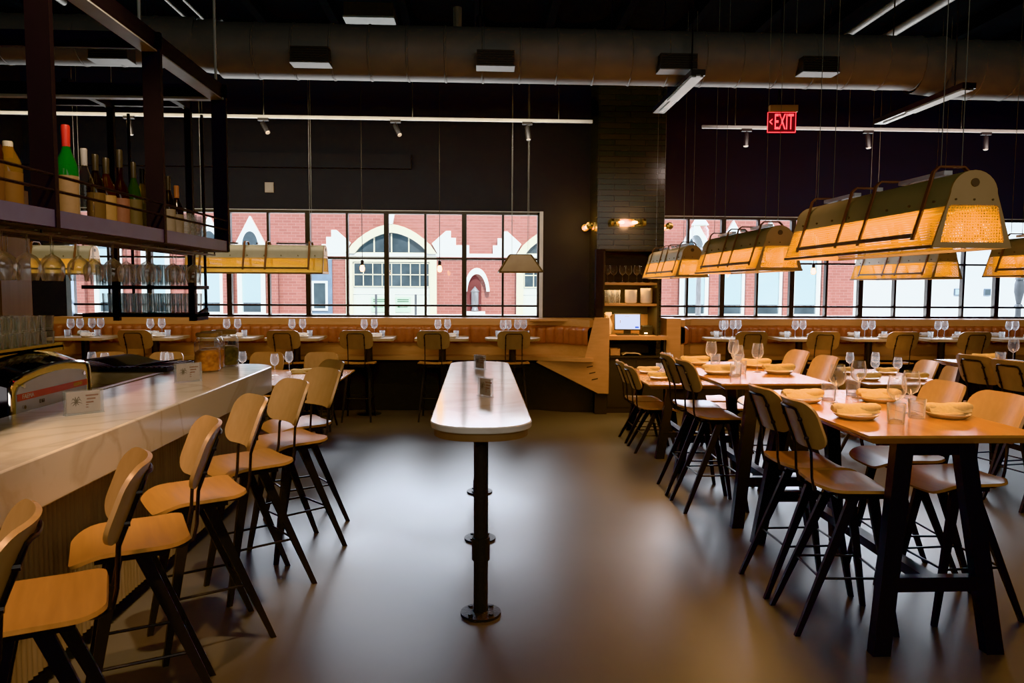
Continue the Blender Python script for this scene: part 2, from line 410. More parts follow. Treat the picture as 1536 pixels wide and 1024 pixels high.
# ------------------------------------------------------------------ street outside
def street():
    struct(MB().bx(-40,60,11.7,60,-.2,0).build('ground_street', M['street']))
    F = 20.0
    t = thing('brick_building', 'red brick building with pale stone arches across the street', 'building', (0,F,0))
    MB().bx(-16,10.17,0,.4,0,9).build('brick_wall', M['facade'], t)
    p = MB()
    for x in (-11.6,-10.2,-8.9,-7.7,-6.45,-5.3,5.0,6.3,7.28,8.3,9.35): p.bx(x-.13,x+.13,-.16,0,0,2.9)
    p.build('brick_pilaster', M['facade'], t)
    MB().bx(-16,10.2,-.25,0,0,1.02).build('stone_plinth', M['stone'], t)
    MB().bx(-4.5,1.9,-.09,0,2.52,2.61).build('stone_band', M['stone'], t)
    def arc(cx, z0, hw, h, n=14, p=1.7):
        out = []
        for i in range(n+1):
            s = -1 + 2*i/n
            out.append((cx + hw*s, z0 + h*(1-abs(s)**p)**(1/1.25)))
        return out
    def arch(cx):
        o = arc(cx,2.6,1.18,.76); i = arc(cx,2.6,.95,.54)
        a = MB()
        n = len(o); vs = [(x,-.14,z) for x,z in o]+[(x,-.14,z) for x,z in i]+[(x,0,z) for x,z in o]+[(x,0,z) for x,z in i]
        fs = []
        for k in range(n-1):
            fs += [(k,k+1,n+k+1,n+k),(k,2*n+k,2*n+k+1,k+1),(n+k,n+k+1,3*n+k+1,3*n+k)]
        a.add(vs, fs)
        ar = a.build('stone_arch', M['cream'], t)
        g = MB().prism(i, -.03, 0, 'y').build('arch_window', M['winglass'], t)
        b = MB()
        for s in (-.45,0,.45): b.bx(cx+s-.018,cx+s+.018,-.06,-.03,2.6,3.0+.12*(1-abs(s)))
        b.bx(cx-.95,cx+.95,-.07,-.03,2.58,2.63)
        b.build('muntin', M['cream'], g)
        MB().prism([(cx-.11,3.72),(cx-.04,3.36),(cx+.04,3.36),(cx+.11,3.72)], -.16, 0, 'y').build('keystone', M['stone'], t)
        # pale stepped quoins either side
        for sg in (-1,1):
            q = [(1.2,2.6),(1.05,2.87),(1.42,3.2),(1.55,3.2),(1.55,3.02),(1.68,3.02),(1.68,2.83),(2.03 if sg > 0 else 1.8,2.83),(2.03 if sg > 0 else 1.8,2.6)]
            MB().prism([(cx+sg*x,z) for x,z in q], -.10, 0, 'y').build('stepped_quoin', M['stone'], t)
        # carriage door under the arch
        d = MB().bx(cx-1.16,cx+1.16,-.1,0,.95,2.5).build('carriage_door', M['creamdoor'], t)
        MB().ring([(cx-1.18,.95),(cx+1.18,.95),(cx+1.18,2.5),(cx-1.18,2.5)],[(cx-1.0,.9),(cx+1.0,.9),(cx+1.0,2.38),(cx-1.0,2.38)],-.15,-.1,'y').build('door_frame', M['cream'], d)
        MB().bx(cx-.97,cx+.98,-.115,-.1,1.74,2.35).build('window_row', M['winglass'], d)
        m = MB()
        for k in range(9): m.bx(cx-.97+k*.244-.012,cx-.97+k*.244+.012,-.13,-.115,1.74,2.35)
        for z in (1.74,2.05,2.35): m.bx(cx-.97,cx+.98,-.13,-.115,z-.014,z+.014)
        m.build('muntin', M['cream'], d)
        for x0, x1 in ((-1.02,-.08),(.06,1.03)):
            MB().ring([(cx+x0,.95),(cx+x1,.95),(cx+x1,1.56),(cx+x0,1.56)],[(cx+x0+.02,.93),(cx+x1-.02,.93),(cx+x1-.02,1.54),(cx+x0+.02,1.54)],-.12,-.1,'y').build('door_leaf', M['stone'], d)
        if cx < 0:
            for x in (-.33,.3):
                s = MB().bx(cx+x-.2,cx+x+.2,-.13,-.1,1.08,1.46).build('door_notice', M['signpaper'], d)
                k = MB()
                for z in (1.40,1.35): k.bx(cx+x-.15,cx+x+.15,-.135,-.13,z-.012,z+.012)
                k.bx(cx+x-.1,cx+x+.12,-.135,-.13,1.20,1.215); k.prism([(cx+x-.16,1.208),(cx+x-.09,1.18),(cx+x-.09,1.236)],-.135,-.13,'y')
                k.build('arrow_print', M['signink'], s)
    arch(-2.25); arch(2.2)
    # pointed niche
    def pointed(cx, z0, hw, h, n=8):
        pts = []
        for i in range(n+1):
            q = i/n; pts.append((cx-hw*(1-q**1.7), z0+h*math.sin(q*PI/2)**1.0))
        for i in range(n-1,-1,-1):
            q = i/n; pts.append((cx+hw*(1-q**1.7), z0+h*math.sin(q*PI/2)**1.0))
        return pts
    o = pointed(-.02,1.62,.34,.62); i = pointed(-.02,1.62,.25,.46); n = len(o); vs = []; fs = []
    for y in (-.14,0):
        vs += [(x,y,z) for x,z in o]+[(x,y,z) for x,z in i]
    for k in range(n-1): fs += [(k,k+1,n+k+1,n+k),(k,2*n+k,2*n+k+1,k+1),(n+k,n+k+1,3*n+k+1,3*n+k)]
    MB().add(vs,fs).build('niche_hood', M['stone'], t)
    nb = pointed(-.09,1.7,.19,.34); MB().prism([(-.28,1.1)]+nb+[(.10,1.1)], -.02, 0, 'y').build('niche', M['maroon'], t)
    MB().lathe([(1e-4,0),(.1,.02),(.07,.1),(.1,.15),(.1,.5),(.12,.52),(.05,.6),(1e-4,.66)],10,(-.07,-.12,1.1)).build('niche_lantern', M['lantern'], t)
    MB().bx(-.36,.2,-.2,0,1.02,1.1).build('niche_sill', M['stone'], t)
    # blue grey panel with a small window
    d = MB().bx(-4.43,-3.8,-.06,0,1.02,2.46).build('side_door', M['bluegrey'], t)
    MB().ring([(-4.33,1.1),(-3.91,1.1),(-3.91,1.88),(-4.33,1.88)],[(-4.27,1.16),(-3.97,1.16),(-3.97,1.82),(-4.27,1.82)],-.09,-.06,'y').build('window_frame', M['stone'], d)
    MB().bx(-4.27,-3.97,-.075,-.06,1.16,1.82).build('pane', M['winglass'], d)
    # lancet windows with gabled hoods
    def lancet(x0, x1):
        cx = (x0+x1)/2; hw = (x1-x0)/2
        w = MB().bx(x0-.02,x1+.02,-.05,0,1.02,2.8).build('lancet_window', M['palewin'], t)
        MB().ring([(x0-.06,1.0),(x1+.06,1.0),(x1+.06,2.8),(x0-.06,2.8)],[(x0+.06,1.06),(x1-.06,1.06),(x1-.06,2.78),(x0+.06,2.78)],-.1,-.05,'y').build('window_frame', M['stone'], w)
        MB().bx(x0+.08,x1-.08,-.06,-.05,1.0,1.3).build('lower_pane', M['winglass'], w)
        h = MB().prism([(cx-hw-.1,2.78),(cx+hw+.1,2.78),(cx,3.54)], -.14, 0, 'y').build('gable_hood', M['stone'], t)
        MB().prism(pointed(cx,2.78,.2,.36), -.15, -.14, 'y').build('hood_pane', M['winglass'], h)
    for a, b in ((-6.17,-5.57),(-7.2,-6.62),(-8.6,-8.0),(-9.8,-9.2),(-11.2,-10.6),(5.44,6.12),(6.46,7.12),(7.45,8.14),(8.44,9.15)): lancet(a,b)
    t2 = thing('pale_building', 'white rendered building with two tiny windows beyond the brick one', 'building', (0,26,0))
    MB().bx(12.0,34,0,.4,0,9).build('rendered_wall', M['palewall'], t2)
    for x in (16.97,18.06):
        w = MB().bx(x-.12,x+.12,-.04,0,1.53,1.77).build('small_window', M['bluegrey'], t2)
        MB().bx(x-.09,x+.09,-.05,-.04,1.56,1.74).build('pane', M['winglass' if x > 17.5 else 'palewin'], w)
    # street lanterns and bollards
    for x, y, z, lb in ((5.03,17,2.66,'grey street lamp with a clear globe in front of the gabled windows'),(11.1,15,1.45,'dark ornate street lamp at the far right window edge')):
        s = thing('street_lamp', lb, 'street lamp', (x,y,0))
        MB().lathe([(1e-4,0),(.18,0),(.16,.5),(.07,.6),(.05,z-.1),(.08,z-.05),(.06,z)],12).build('post', M['iron' if x > 9 else 'lantern'], s)
        q = 1 if x < 9 else .45
        MB().lathe([(.09*q,z),(.2*q,z+.25),(.2*q,z+.4),(.12*q,z+.55)],12).build('globe', M['jarglass'] if x < 9 else M['iron'], s)
        MB().lathe([(.2*q,z+.5),(.12*q,z+.62),(.03,z+.72),(1e-4,z+.85)],12).build('lamp_cap', M['stone'] if x < 9 else M['iron'], s)
    for x, k in ((-2.67,'left'),(-1.63,'right')):
        tag(MB().lathe([(1e-4,0),(.09,0),(.09,.06),(.028,.08),(.028,1.54),(1e-4,1.55)],10,(0,0,0)).build('street_post', M['iron'], None, (x*.96,19.2,0)),
            'thin dark post before the %s leaf of the cream carriage door' % k, 'post')
street()

# ------------------------------------------------------------------ chairs and stools
def chair_proto(name, cat, sz):
    t = thing(name, 'chair', cat)
    r = .075
    def hw(y, lo, hi, W):
        d = max(lo + r - y, y - (hi - r), 0)
        return W - r + math.sqrt(max(r*r - min(d, r)**2, 0))
    def seat(u, v):
        v = .5-.5*math.cos(PI*v); y = -.205 + .42*v; x = (2*u-1)*hw(y, -.205, .215, .214)
        z = sz + .014*(x/.22)**2
        if y > .08: z -= .042*((y-.08)/.135)**2
        if y < -.1: z += .016*((-y-.1)/.1)**2
        return (x, y, z)
    MB().sheet(seat, 14, 18, .015).build('seat', M['oak'], t, ang=50)
    b0, b1 = sz+.205, sz+.45
    def by(x, z): return -.245 - .38*(z-b0) + .06*(x/.2)**2
    def back(u, v):
        v = .5-.5*math.cos(PI*v); z = b0 + (b1-b0)*v; x = -(2*u-1)*hw(z, b0, b1, .205)
        return (x, by(x, z), z)
    MB().sheet(back, 14, 16, .015).build('backrest', M['ply'], t, ang=50)
    # hairpin back frame with bolts
    f = MB(); X = .108; zt = b1-.045
    def fy(z): return by(X, z) - .0245
    path = [(-X,-.06,sz-.03),(-X,-.18,sz-.032),(-X,-.222,sz-.012),(-X,-.236,sz+.05)]
    path += [(-X,fy(z),z) for z in (b0-.02,b0+.08,zt-.03)] + [(-X+.012,fy(zt-.006),zt-.006),(-X+.035,fy(zt)-.006,zt),(-.05,fy(zt)-.015,zt),(-.015,fy(zt)-.018,zt)]
    path += [(-x,y,z) for x,y,z in reversed(path)]
    f.tube(path, .0075, 8)
    for sx in (-X,X):
        for z in (b0+.05,zt-.055): f.cyl((sx,fy(z)-.008,z), .011, .018, 8, 'y')
    f.build('back_frame', M['steel'], t)
    MB().bx(-.15,.15,-.12,.13,sz-.045,sz-.016).build('seat_support', M['steel'], t)
    k = sz/.74; fr = MB(); L = {}
    for sx in (-1,1):
        for nm, y0, y1 in (('r',-.03,-.315*min(1,.55+.45*k)),('f',.06,.185)):
            top = (sx*.135,y0,sz-.03); ft = (sx*.185,y1,0)
            MB().leg(top, ft, .026, .055, .022, .026).build('leg', M['steel'], t)
            q = .29*k/(sz-.03); L[sx,nm] = tuple(ft[i]+(top[i]-ft[i])*q for i in range(3))
    for a, b in (((-1,'r'),(1,'r')),((-1,'f'),(1,'f')),((-1,'r'),(-1,'f')),((1,'r'),(1,'f'))):
        fr.tube([L[a],L[b]], .0065, 6)
    fr.build('footrest', M['steel'], t)
    return t
stool = Maker(chair_proto('bar_stool', 'bar stool', .74))
lowchair = Maker(chair_proto('dining_chair', 'chair', .47))
R = math.radians
FX, FNX, FY, FNY = -PI/2, PI/2, 0, PI
ordn = ['first','second','third','fourth','fifth','sixth','seventh','eighth','ninth','tenth','eleventh','twelfth']
# bar stools turned a little away from the counter
for i, (x, y, d) in enumerate(((-1.40,1.74,25),(-1.40,2.38,25),(-1.39,3.03,26),(-1.38,3.68,33),(-1.32,4.33,38),(-1.25,4.95,42),(-1.33,5.55,33))):
    stool((x,y,0), FNX + R(d), 'oak bar stool at the marble bar, %s from the near end' % ordn[i], 'bar stools along the marble bar')
for x, y, d, lb in ((1.94,3.79,-3,'nearest oak stool on the left side of the front high table'),(1.94,4.27,2,'oak stool on the left side of the front high table, second from the near end'),
                    (2.55,3.9,4,'nearest oak stool on the right side of the front high table'),(2.55,4.42,-2,'oak stool on the right side of the front high table, farther of the two')):
    stool((x,y,0), (FX if x < 2.2 else FNX)+R(d), lb, 'stools at the front high table')
for x, y, d, lb in ((1.92,5.87,2,'nearest oak stool on the left side of the second high table'),(1.92,6.36,-3,'oak stool on the left side of the second high table, farther of the two'),
                    (2.62,6.12,0,'nearer oak stool showing its front on the right side of the second high table'),(2.62,6.66,2,'farther oak stool showing its front on the right side of the second high table')):
    stool((x,y,0), (FX if x < 2.2 else FNX)+R(d), lb, 'stools at the second high table')
for y, d, lb in ((5.86,10,'nearer of two oak stools at the far right high table, back turned'),(6.32,12,'farther of two oak stools at the far right high table, back turned')):
    stool((4.55,y,0), FX+R(d), lb, 'stools at the far right high table')
# stools facing the window bench
BX = [-4.33,-2.47,-1.56,-.56,.47]
for i, x in enumerate(BX):
    stool((x,9.98,0), R(random.uniform(-3,3)), 'oak stool seen from behind at the left window bench, %s from left' % ordn[i], 'stools facing the left window bench')
RX = [3.62,4.60,5.66,6.66]
for i, x in enumerate(RX):
    stool((x,10.0,0), R(random.uniform(-6,2)), 'oak stool seen from behind at the right window bench, %s from left' % ordn[i], 'stools facing the right window bench')
for x, y, a, lb in ((1.93,7.98,FX,'nearest low oak chair on the left side of the low table by the column'),(1.93,8.5,FX,'low oak chair on the left side of the low table by the column, farther one'),
                    (2.66,7.95,FNX,'nearest low oak chair on the right side of the low table by the column'),(2.66,8.5,FNX,'low oak chair on the right side of the low table by the column, farther one'),
                    (4.12,7.95,FX,'low oak chair with its back to the aisle at the right low table'),
                    (4.96,7.97,FNX,'nearer low oak chair on the right side of the right low table'),(4.96,8.5,FNX,'farther low oak chair on the right side of the right low table'),
                    (-2.62,9.22,FNY,'low oak chair at the far side of the low table beyond the bar, left one'),(-1.95,9.22,FNY,'low oak chair at the far side of the low table beyond the bar, right one'),
                    (-4.55,9.22,FNY,'low oak chair behind the bar mat at the left low table, left one'),(-3.85,9.22,FNY,'low oak chair behind the bar mat at the left low table, right one')):
    lowchair((x,y,0), a, lb, 'low oak dining chairs')

# ------------------------------------------------------------------ trestle tables
def trestle(name, lb, cx, x0, x1, y0, y1, z, grp=None):
    cy = (y0+y1)/2
    t = thing(name, lb, 'table', (cx,cy,0), 0, grp)
    a0, a1, b0, b1 = x0-cx, x1-cx, y0-cy, y1-cy
    # top with undercut edges
    c = .05; vs = []
    for zz, d in ((z,0),(z-.012,0),(z-.048,c)):
        vs += [(a0+d,b0+d,zz),(a1-d,b0+d,zz),(a1-d,b1-d,zz),(a0+d,b1-d,zz)]
    fs = [(0,1,2,3),(11,10,9,8)]
    for q in (0,4):
        for i in range(4):
            j = (i+1) % 4; fs.append((q+i,q+4+i,q+4+j,q+j))
    MB().add(vs,fs).build('tabletop', M['tabletop'], t)
    fw = min(.28,(a1-a0)/2-.08); k = z/1.06
    for sy, ye, yf in ((1,b0+.10,b0+.0),(-1,b1-.10,b1-.0)):
        for sx in (-1,1):
            MB().leg((sx*(fw-.13),ye,z-.048),(sx*fw,yf,0),.088,.06,.085,.06).build('leg', M['steel'], t)
        MB().bx(-(fw-.1),fw-.1,ye-.03,ye+.03,z-.11,z-.048).build('top_rail', M['steel'], t)
        yy = yf+(ye-yf)*.3
        MB().bx(-(fw-.03),fw-.03,yy-.025,yy+.025,.30*k,.36*k+.01).build('cross_bar', M['steel'], t)
    MB().bx(-.035,.035,b0+.03,b1-.03,.30*k+.004,.355*k).build('stretcher', M['steel'], t)
    return t
trestle('high_table','front high oak table on black trestle legs with four place settings',2.21,1.84,2.70,3.42,5.0,1.06)
trestle('high_table','second high oak table on black trestle legs, behind the front one',2.18,1.76,2.60,5.33,6.95,1.06)
trestle('dining_table','low oak table behind the second high table, by the tiled column',2.15,1.75,2.55,7.56,9.1,.76)
trestle('dining_table','low oak table right of the second high table, under the middle lamp',4.52,4.05,5.0,7.58,9.05,.76)
trestle('high_table','high oak table at the far right edge with a rolled napkin',4.9,4.5,5.3,5.5,7.2,1.06)
trestle('dining_table','low oak table beyond the end of the marble bar',-2.15,-2.9,-1.45,7.55,8.95,.76)
trestle('dining_table','low oak table at the left behind the black bar mat',-4.0,-4.8,-3.25,7.6,8.95,.76)

# ------------------------------------------------------------------ glassware and place settings
def goblet_mb(h=.238, rb=.048, rf=.038):
    p = [(1e-4,0),(rf,.001),(rf,.003),(.012,.007),(.004,.014),(.0036,h*.42),(.008,h*.45),(rb*.72,h*.52),(rb*.98,h*.64),(rb,h*.70),(rb*.93,h*.84),(rb*.78,h)]
    return MB().lathe(p, 16)
def tumbler_mb(h=.092, r=.038):
    return MB().lathe([(1e-4,.002),(r*.84,.002),(r*.86,0),(r,h),(r*.97,h),(r*.84,.012),(1e-4,.012)], 14)
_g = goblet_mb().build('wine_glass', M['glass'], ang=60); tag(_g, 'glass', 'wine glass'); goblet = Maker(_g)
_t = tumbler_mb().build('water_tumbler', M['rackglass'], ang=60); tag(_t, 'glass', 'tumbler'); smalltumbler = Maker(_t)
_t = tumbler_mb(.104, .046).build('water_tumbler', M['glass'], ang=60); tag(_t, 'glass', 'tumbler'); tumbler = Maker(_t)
def plate_mb(r=.112):
    return MB().lathe([(1e-4,.004),(r*.66,.004),(r*.7,0),(r*.82,.006),(r,.022),(r,.026),(r*.95,.026),(r*.78,.012),(1e-4,.011)], 28)
_p = plate_mb().build('plate', M['plate'], ang=50); tag(_p, 'plate', 'plate'); plate = Maker(_p)
_p = plate_mb(.085).build('plate', M['whiteplate'], ang=50); tag(_p, 'plate', 'plate'); wplate = Maker(_p)
def napkin_mb(L=.262, r=.025, seed=1):
    rnd = random.Random(seed); m = MB(); pts = []; rr = []
    for i in range(13):
        s = i/12; pts.append(((s-.5)*L, .006*math.sin(s*5+seed), r + .004*math.sin(s*7+seed*2)))
        rr.append(r*(.62 if i in (0,12) else .9 + .14*math.sin(s*9+seed)))
    m.tube(pts, rr, 12)
    # outer fold lying over the roll
    m.sheet(lambda u, v: ((u-.5)*L*.9, -.034+.05*v+.004*math.sin(u*8+seed), .004+.9*r*2*math.sin(min(v*1.35,1)*PI/2)+.002*math.sin(u*13)), 12, 6, .004)
    return m
_n = [napkin_mb(seed=k).build('napkin', M['cloth'], ang=60) for k in (1,)]
tag(_n[0], 'napkin', 'napkin'); napkin = Maker(_n[0])
_n = napkin_mb(.17,.019,4).build('napkin', M['whitecloth'], ang=60); tag(_n, 'napkin', 'napkin'); wnapkin = Maker(_n)
def place(x, y, z, where, gx, gy, tx, ty, tab, rot=0):
    plate((x,y,z), 0, 'cream plate under a napkin, %s of the %s' % (where, tab), 'cream plates on the oak tables')
    napkin((x,y,z+.0275), rot, 'rolled mustard napkin on a plate, %s of the %s' % (where, tab), 'rolled mustard napkins')
    if gx: goblet((gx,gy,z), 0, 'stemmed wine glass by the plate %s of the %s' % (where, tab), 'wine glasses on the oak tables')
    if tx: tumbler((tx,ty,z), 0, 'water tumbler by the plate %s of the %s' % (where, tab), 'tumblers on the oak tables')
A = 'front high table'
place(2.02,3.90,1.06,'near left corner',2.20,3.83,2.15,3.74,A,.04)
place(1.98,4.47,1.06,'far left corner',2.15,4.38,2.17,4.53,A,.10)
place(2.54,3.92,1.06,'near right corner',2.40,4.04,2.355,3.90,A,.05)
place(2.46,4.48,1.06,'far right corner',2.40,4.62,2.43,4.74,A,-.03)
B = 'second high table'
place(1.93,5.93,1.06,'near left corner',2.06,5.86,2.02,5.78,B)
place(1.95,6.66,1.06,'far left corner',1.98,6.28,2.12,6.6,B)
place(2.44,5.97,1.06,'near right corner',2.30,6.07,2.14,6.0,B)
place(2.42,6.42,1.06,'far right corner',2.24,6.48,2.32,6.56,B)
Cc = 'low table by the column'
place(1.97,8.02,.76,'near left corner',2.17,8.4,2.12,8.1,Cc)
place(1.98,8.6,.76,'far left corner',2.2,8.62,2.14,8.72,Cc)
place(2.36,8.05,.76,'near right corner',None,0,2.3,8.5,Cc)
Dd = 'right low table'
place(4.25,7.95,.76,'near left corner',4.42,8.15,None,0,Dd)
place(4.25,8.55,.76,'far left corner',4.40,8.68,None,0,Dd)
place(4.78,7.95,.76,'near right corner',4.62,8.05,None,0,Dd)
place(4.76,8.5,.76,'far right corner',4.72,8.7,None,0,Dd)
place(4.84,6.95,1.06,'far left corner',4.97,6.75,4.9,6.82,'far right high table')
E2 = 'low table beyond the bar'
for x, y, w in ((-2.24,8.4,'nearer one right of the jars'),(-2.16,8.72,'farther one right of the jars'),(-2.68,8.7,'hidden partly by the jars')):
    goblet((x,y,.76), 0, 'stemmed wine glass on the low table beyond the bar, %s' % w, 'wine glasses beyond the bar')
napkin((-1.98,8.6,.76), .3, 'rolled napkin lying on the low table beyond the bar', 'rolled mustard napkins')
for x, y, w in ((-4.32,8.62,'leftmost'),(-4.12,8.5,'second from the left'),(-3.52,8.62,'third from the left'),(-3.42,8.5,'rightmost')):
    goblet((x,y,.76), 0, 'stemmed wine glass standing behind the black bar mat, %s' % w, 'wine glasses beyond the bar')

# ------------------------------------------------------------------ window benches and their tables
def ribbed_path(pts, step=.018):
    out = []; s = 0
    for a, b in zip(pts[:-1], pts[1:]):
        a = Vector(a); b = Vector(b); L = (b-a).length; n = max(2, int(L/step)); d = (b-a)/L; nrm = Vector((d.y,-d.x))
        for i in range(n):
            out.append((a + d*(L*i/n), nrm, s + L*i/n))
        s += L
    out.append((Vector(pts[-1]), nrm, s))
    return out
def bench(name, lb, path, seatpath, back, x0, x1):
    t = thing(name, lb, 'bench')
    P = ribbed_path(path)
    n = len(P)-1; prof = [(.0,.945),(.05,.955),(.07,1.0),(.07,1.14),(.055,1.19),(.01,1.205),(-.03,1.205)]
    def lea(u, v):
        p, nr, s = P[min(n,int(round(u*n)))]; k = v*(len(prof)-1); i = min(int(k),len(prof)-2); f = k-i
        o = prof[i][0]*(1-f)+prof[i+1][0]*f; z = prof[i][1]*(1-f)+prof[i+1][1]*f
        rib = abs(math.sin(PI*s/.135))**.45
        q = p + nr*(o*.55 + .05*rib*(1 if i < 4 else .5))
        return (q.x,q.y,z)
    MB().sheet(lea, n, 12, .01).build('leather_back', M['leather'], t, ang=70)
    # panels following the path: timber face under the leather, cap above it
    def strip(o0, o1, z0, z1):
        m = MB(); q = [(Vector(p)) for p in path]; N = []
        for i in range(len(q)):
            a = q[max(i-1,0)]; b = q[min(i+1,len(q)-1)]; d = (b-a).normalized(); N.append(Vector((d.y,-d.x)))
        vs = []
        for z in (z0,z1):
            vs += [(p.x+w.x*o0,p.y+w.y*o0,z) for p,w in zip(q,N)]+[(p.x+w.x*o1,p.y+w.y*o1,z) for p,w in zip(q,N)]
        k = len(q); fs = []
        for i in range(k-1):
            fs += [(i,i+1,k+i+1,k+i),(2*k+i,3*k+i,3*k+i+1,2*k+i+1),(i,2*k+i,2*k+i+1,i+1),(k+i,k+i+1,3*k+i+1,3*k+i)]
        fs += [(0,k,3*k,2*k),(k-1,3*k-1,4*k-1,2*k-1)]
        return m.add(vs,fs)
    strip(-.03,.02,.78,.95).build('lower_panel', M['benchwood'], t)
    strip(-.05,.03,1.205,1.30).build('cap_rail', M['benchwood'], t)
    MB().prism(seatpath, .735, .785).build('seat', M['benchwood'], t)
    return t
# left bench, turning toward the room at its right end
pl = [(-5.9,10.78),(.75,10.78)] + [(.75+.62*math.sin(R(a)), 10.78-.30*(1-math.cos(R(a)))) for a in (15,30,45,60,75,90)] + [(1.46,10.40),(1.56,10.27)]
lb = bench('banquette','long window bench with channelled tan leather back at the left window', pl,
           [(-5.9,10.42),(.62,10.42),(.86,10.36),(1.40,10.14),(1.58,10.14),(1.58,10.80),(-5.9,10.80)], None, -5.9, 1.6)
MB().bx(-5.9,.75,10.79,10.98,1.27,1.302).bx(.75,1.63,10.6,10.98,1.27,1.302).build('window_ledge', M['benchwood'], lb)
MB().prism([(-5.9,10.64),(.85,10.64),(1.2,10.45),(1.62,10.42),(1.62,10.8),(-5.9,10.8)], 0, .735).build('plinth', M['darkbase'], lb)
# solid timber end: sloping under-edge, three slots
P0 = Vector((.82,10.40)); P1 = Vector((1.80,10.18)); dv = (P1-P0).normalized(); nv = Vector((dv.y,-dv.x))
poly = [(.03,.735),(.0,.71),(.86,.30),(1.0,.30),(1.0,1.335),(.80,1.335),(.66,.735)]
def endplate(poly, o0, o1):
    m = MB(); n = len(poly); vs = []
    for o in (o0,o1):
        for s, z in poly:
            q = P0 + dv*s + nv*o; vs.append((q.x,q.y,z))
    fs = [tuple(range(n-1,-1,-1)),tuple(range(n,2*n))]+[(i,(i+1)%n,n+(i+1)%n,n+i) for i in range(n)]
    return m.add(vs,fs)
ep = endplate(poly,-.04,.03).build('end_panel', M['benchwood'], lb)
for k in range(3):
    s, z = .70+.035*k, .655-.085*k
    endplate([(s,z-.008),(s+.085,z+.012),(s+.085,z+.028),(s,z+.008)],.03,.032).build('slot', M['dark'], ep)
MB().bx(1.62,1.785,10.25,10.40,0,.30).build('foot_block', M['darkbase'], lb)
# right bench
rb = bench('banquette','long window bench with channelled tan leather back at the right window', [(2.88,10.45),(2.95,10.72),(3.1,10.85),(8.95,10.85)],
           [(2.83,10.46),(8.95,10.46),(8.95,10.86),(2.83,10.86)], None, 2.8, 8.9)
MB().bx(2.63,8.95,10.86,11.16,1.27,1.302).build('window_ledge', M['benchwood'], rb)
MB().bx(2.83,8.95,10.70,10.86,0,.735).build('plinth', M['darkbase'], rb)
MB().bx(2.64,2.84,10.40,10.88,.32,1.32).build('end_panel', M['benchwood'], rb)

def bench_table_proto(rd):
    t = thing('bench_table', 'table', 'table')
    w, l = .36, .32
    if rd: m = MB().lathe([(1e-4,1.02),(.37,1.02),(.38,1.03),(.38,1.055),(.375,1.06),(1e-4,1.06)], 32)
    else:
        pts = []
        for cx, cy, a0 in ((w-.06,l-.06,0),(-w+.06,l-.06,90),(-w+.06,-l+.06,180),(w-.06,-l+.06,270)):
            pts += [(cx+.06*math.cos(R(a0+q)), cy+.06*math.sin(R(a0+q))) for q in (0,30,60,90)]
        m = MB().prism(pts, 1.025, 1.06)
    m.build('tabletop', M['tablebench'], t)
    MB().lathe([(.05,.02),(.05,1.0),(.16,1.01),(.16,1.025)], 14).build('pedestal', M['steel'], t)
    MB().lathe([(1e-4,0),(.165,0),(.165,.012),(.06,.03),(1e-4,.03)], 24).build('base_plate', M['steel'], t)
    return t
sq = Maker(bench_table_proto(False)); rdt = Maker(bench_table_proto(True))
TL = [-5.25,-4.33,-3.32,-2.45,-1.48,-.48,.48]
TR = [3.52,4.52,5.52,6.58,7.62]
def bench_setting(x, y, lab, four=False, mirror=1):
    for k, (dx, dy) in enumerate(((-.06,.0),(.07,.05)) + (((-.13,-.1),(.16,.1)) if four else ())):
        goblet((x+dx,y+dy,1.06), 0, 'wine glass, %s, on the %s' % (('left of the middle pair','right of the middle pair','nearest the left edge','nearest the right edge')[k], lab), 'wine glasses on the bench tables')
    for k, dx in enumerate((-.20,.19)):
        smalltumbler((x+dx,y-.06,1.06), 0, 'small water tumbler at the %s side of the %s' % (('left','right')[k], lab), 'tumblers on the bench tables')
    wplate((x+.12,y-.18,1.06), 0, 'white plate under a napkin, near edge of the %s' % lab, 'white plates on the bench tables')
    wnapkin((x+.12,y-.18,1.0865), random.uniform(-.3,.3), 'white rolled napkin on the near plate of the %s' % lab, 'white napkins on the bench tables')
    wplate((x-.12,y+.20,1.06), 0, 'white plate under a napkin, window edge of the %s' % lab, 'white plates on the bench tables')
    wnapkin((x-.12,y+.20,1.0865), random.uniform(-.3,.3), 'white rolled napkin on the window side plate of the %s' % lab, 'white napkins on the bench tables')
for i, x in enumerate(TL):
    lab = '%s table along the left window' % ordn[i]
    (rdt if i == 6 else sq)((x,10.285 if i == 6 else 10.32,0), 0, 'pedestal table with black column, %s' % lab, 'pedestal tables at the left window bench')
    bench_setting(x, 10.32, lab, i in (0,6))
for i, x in enumerate(TR):
    lab = '%s table along the right window' % ordn[i]
    (rdt if i == 0 else sq)((x,10.36 if i == 0 else 10.38,0), 0, 'pedestal table with black column, %s' % lab, 'pedestal tables at the right window bench')
    bench_setting(x, 10.38, lab, i == 0)

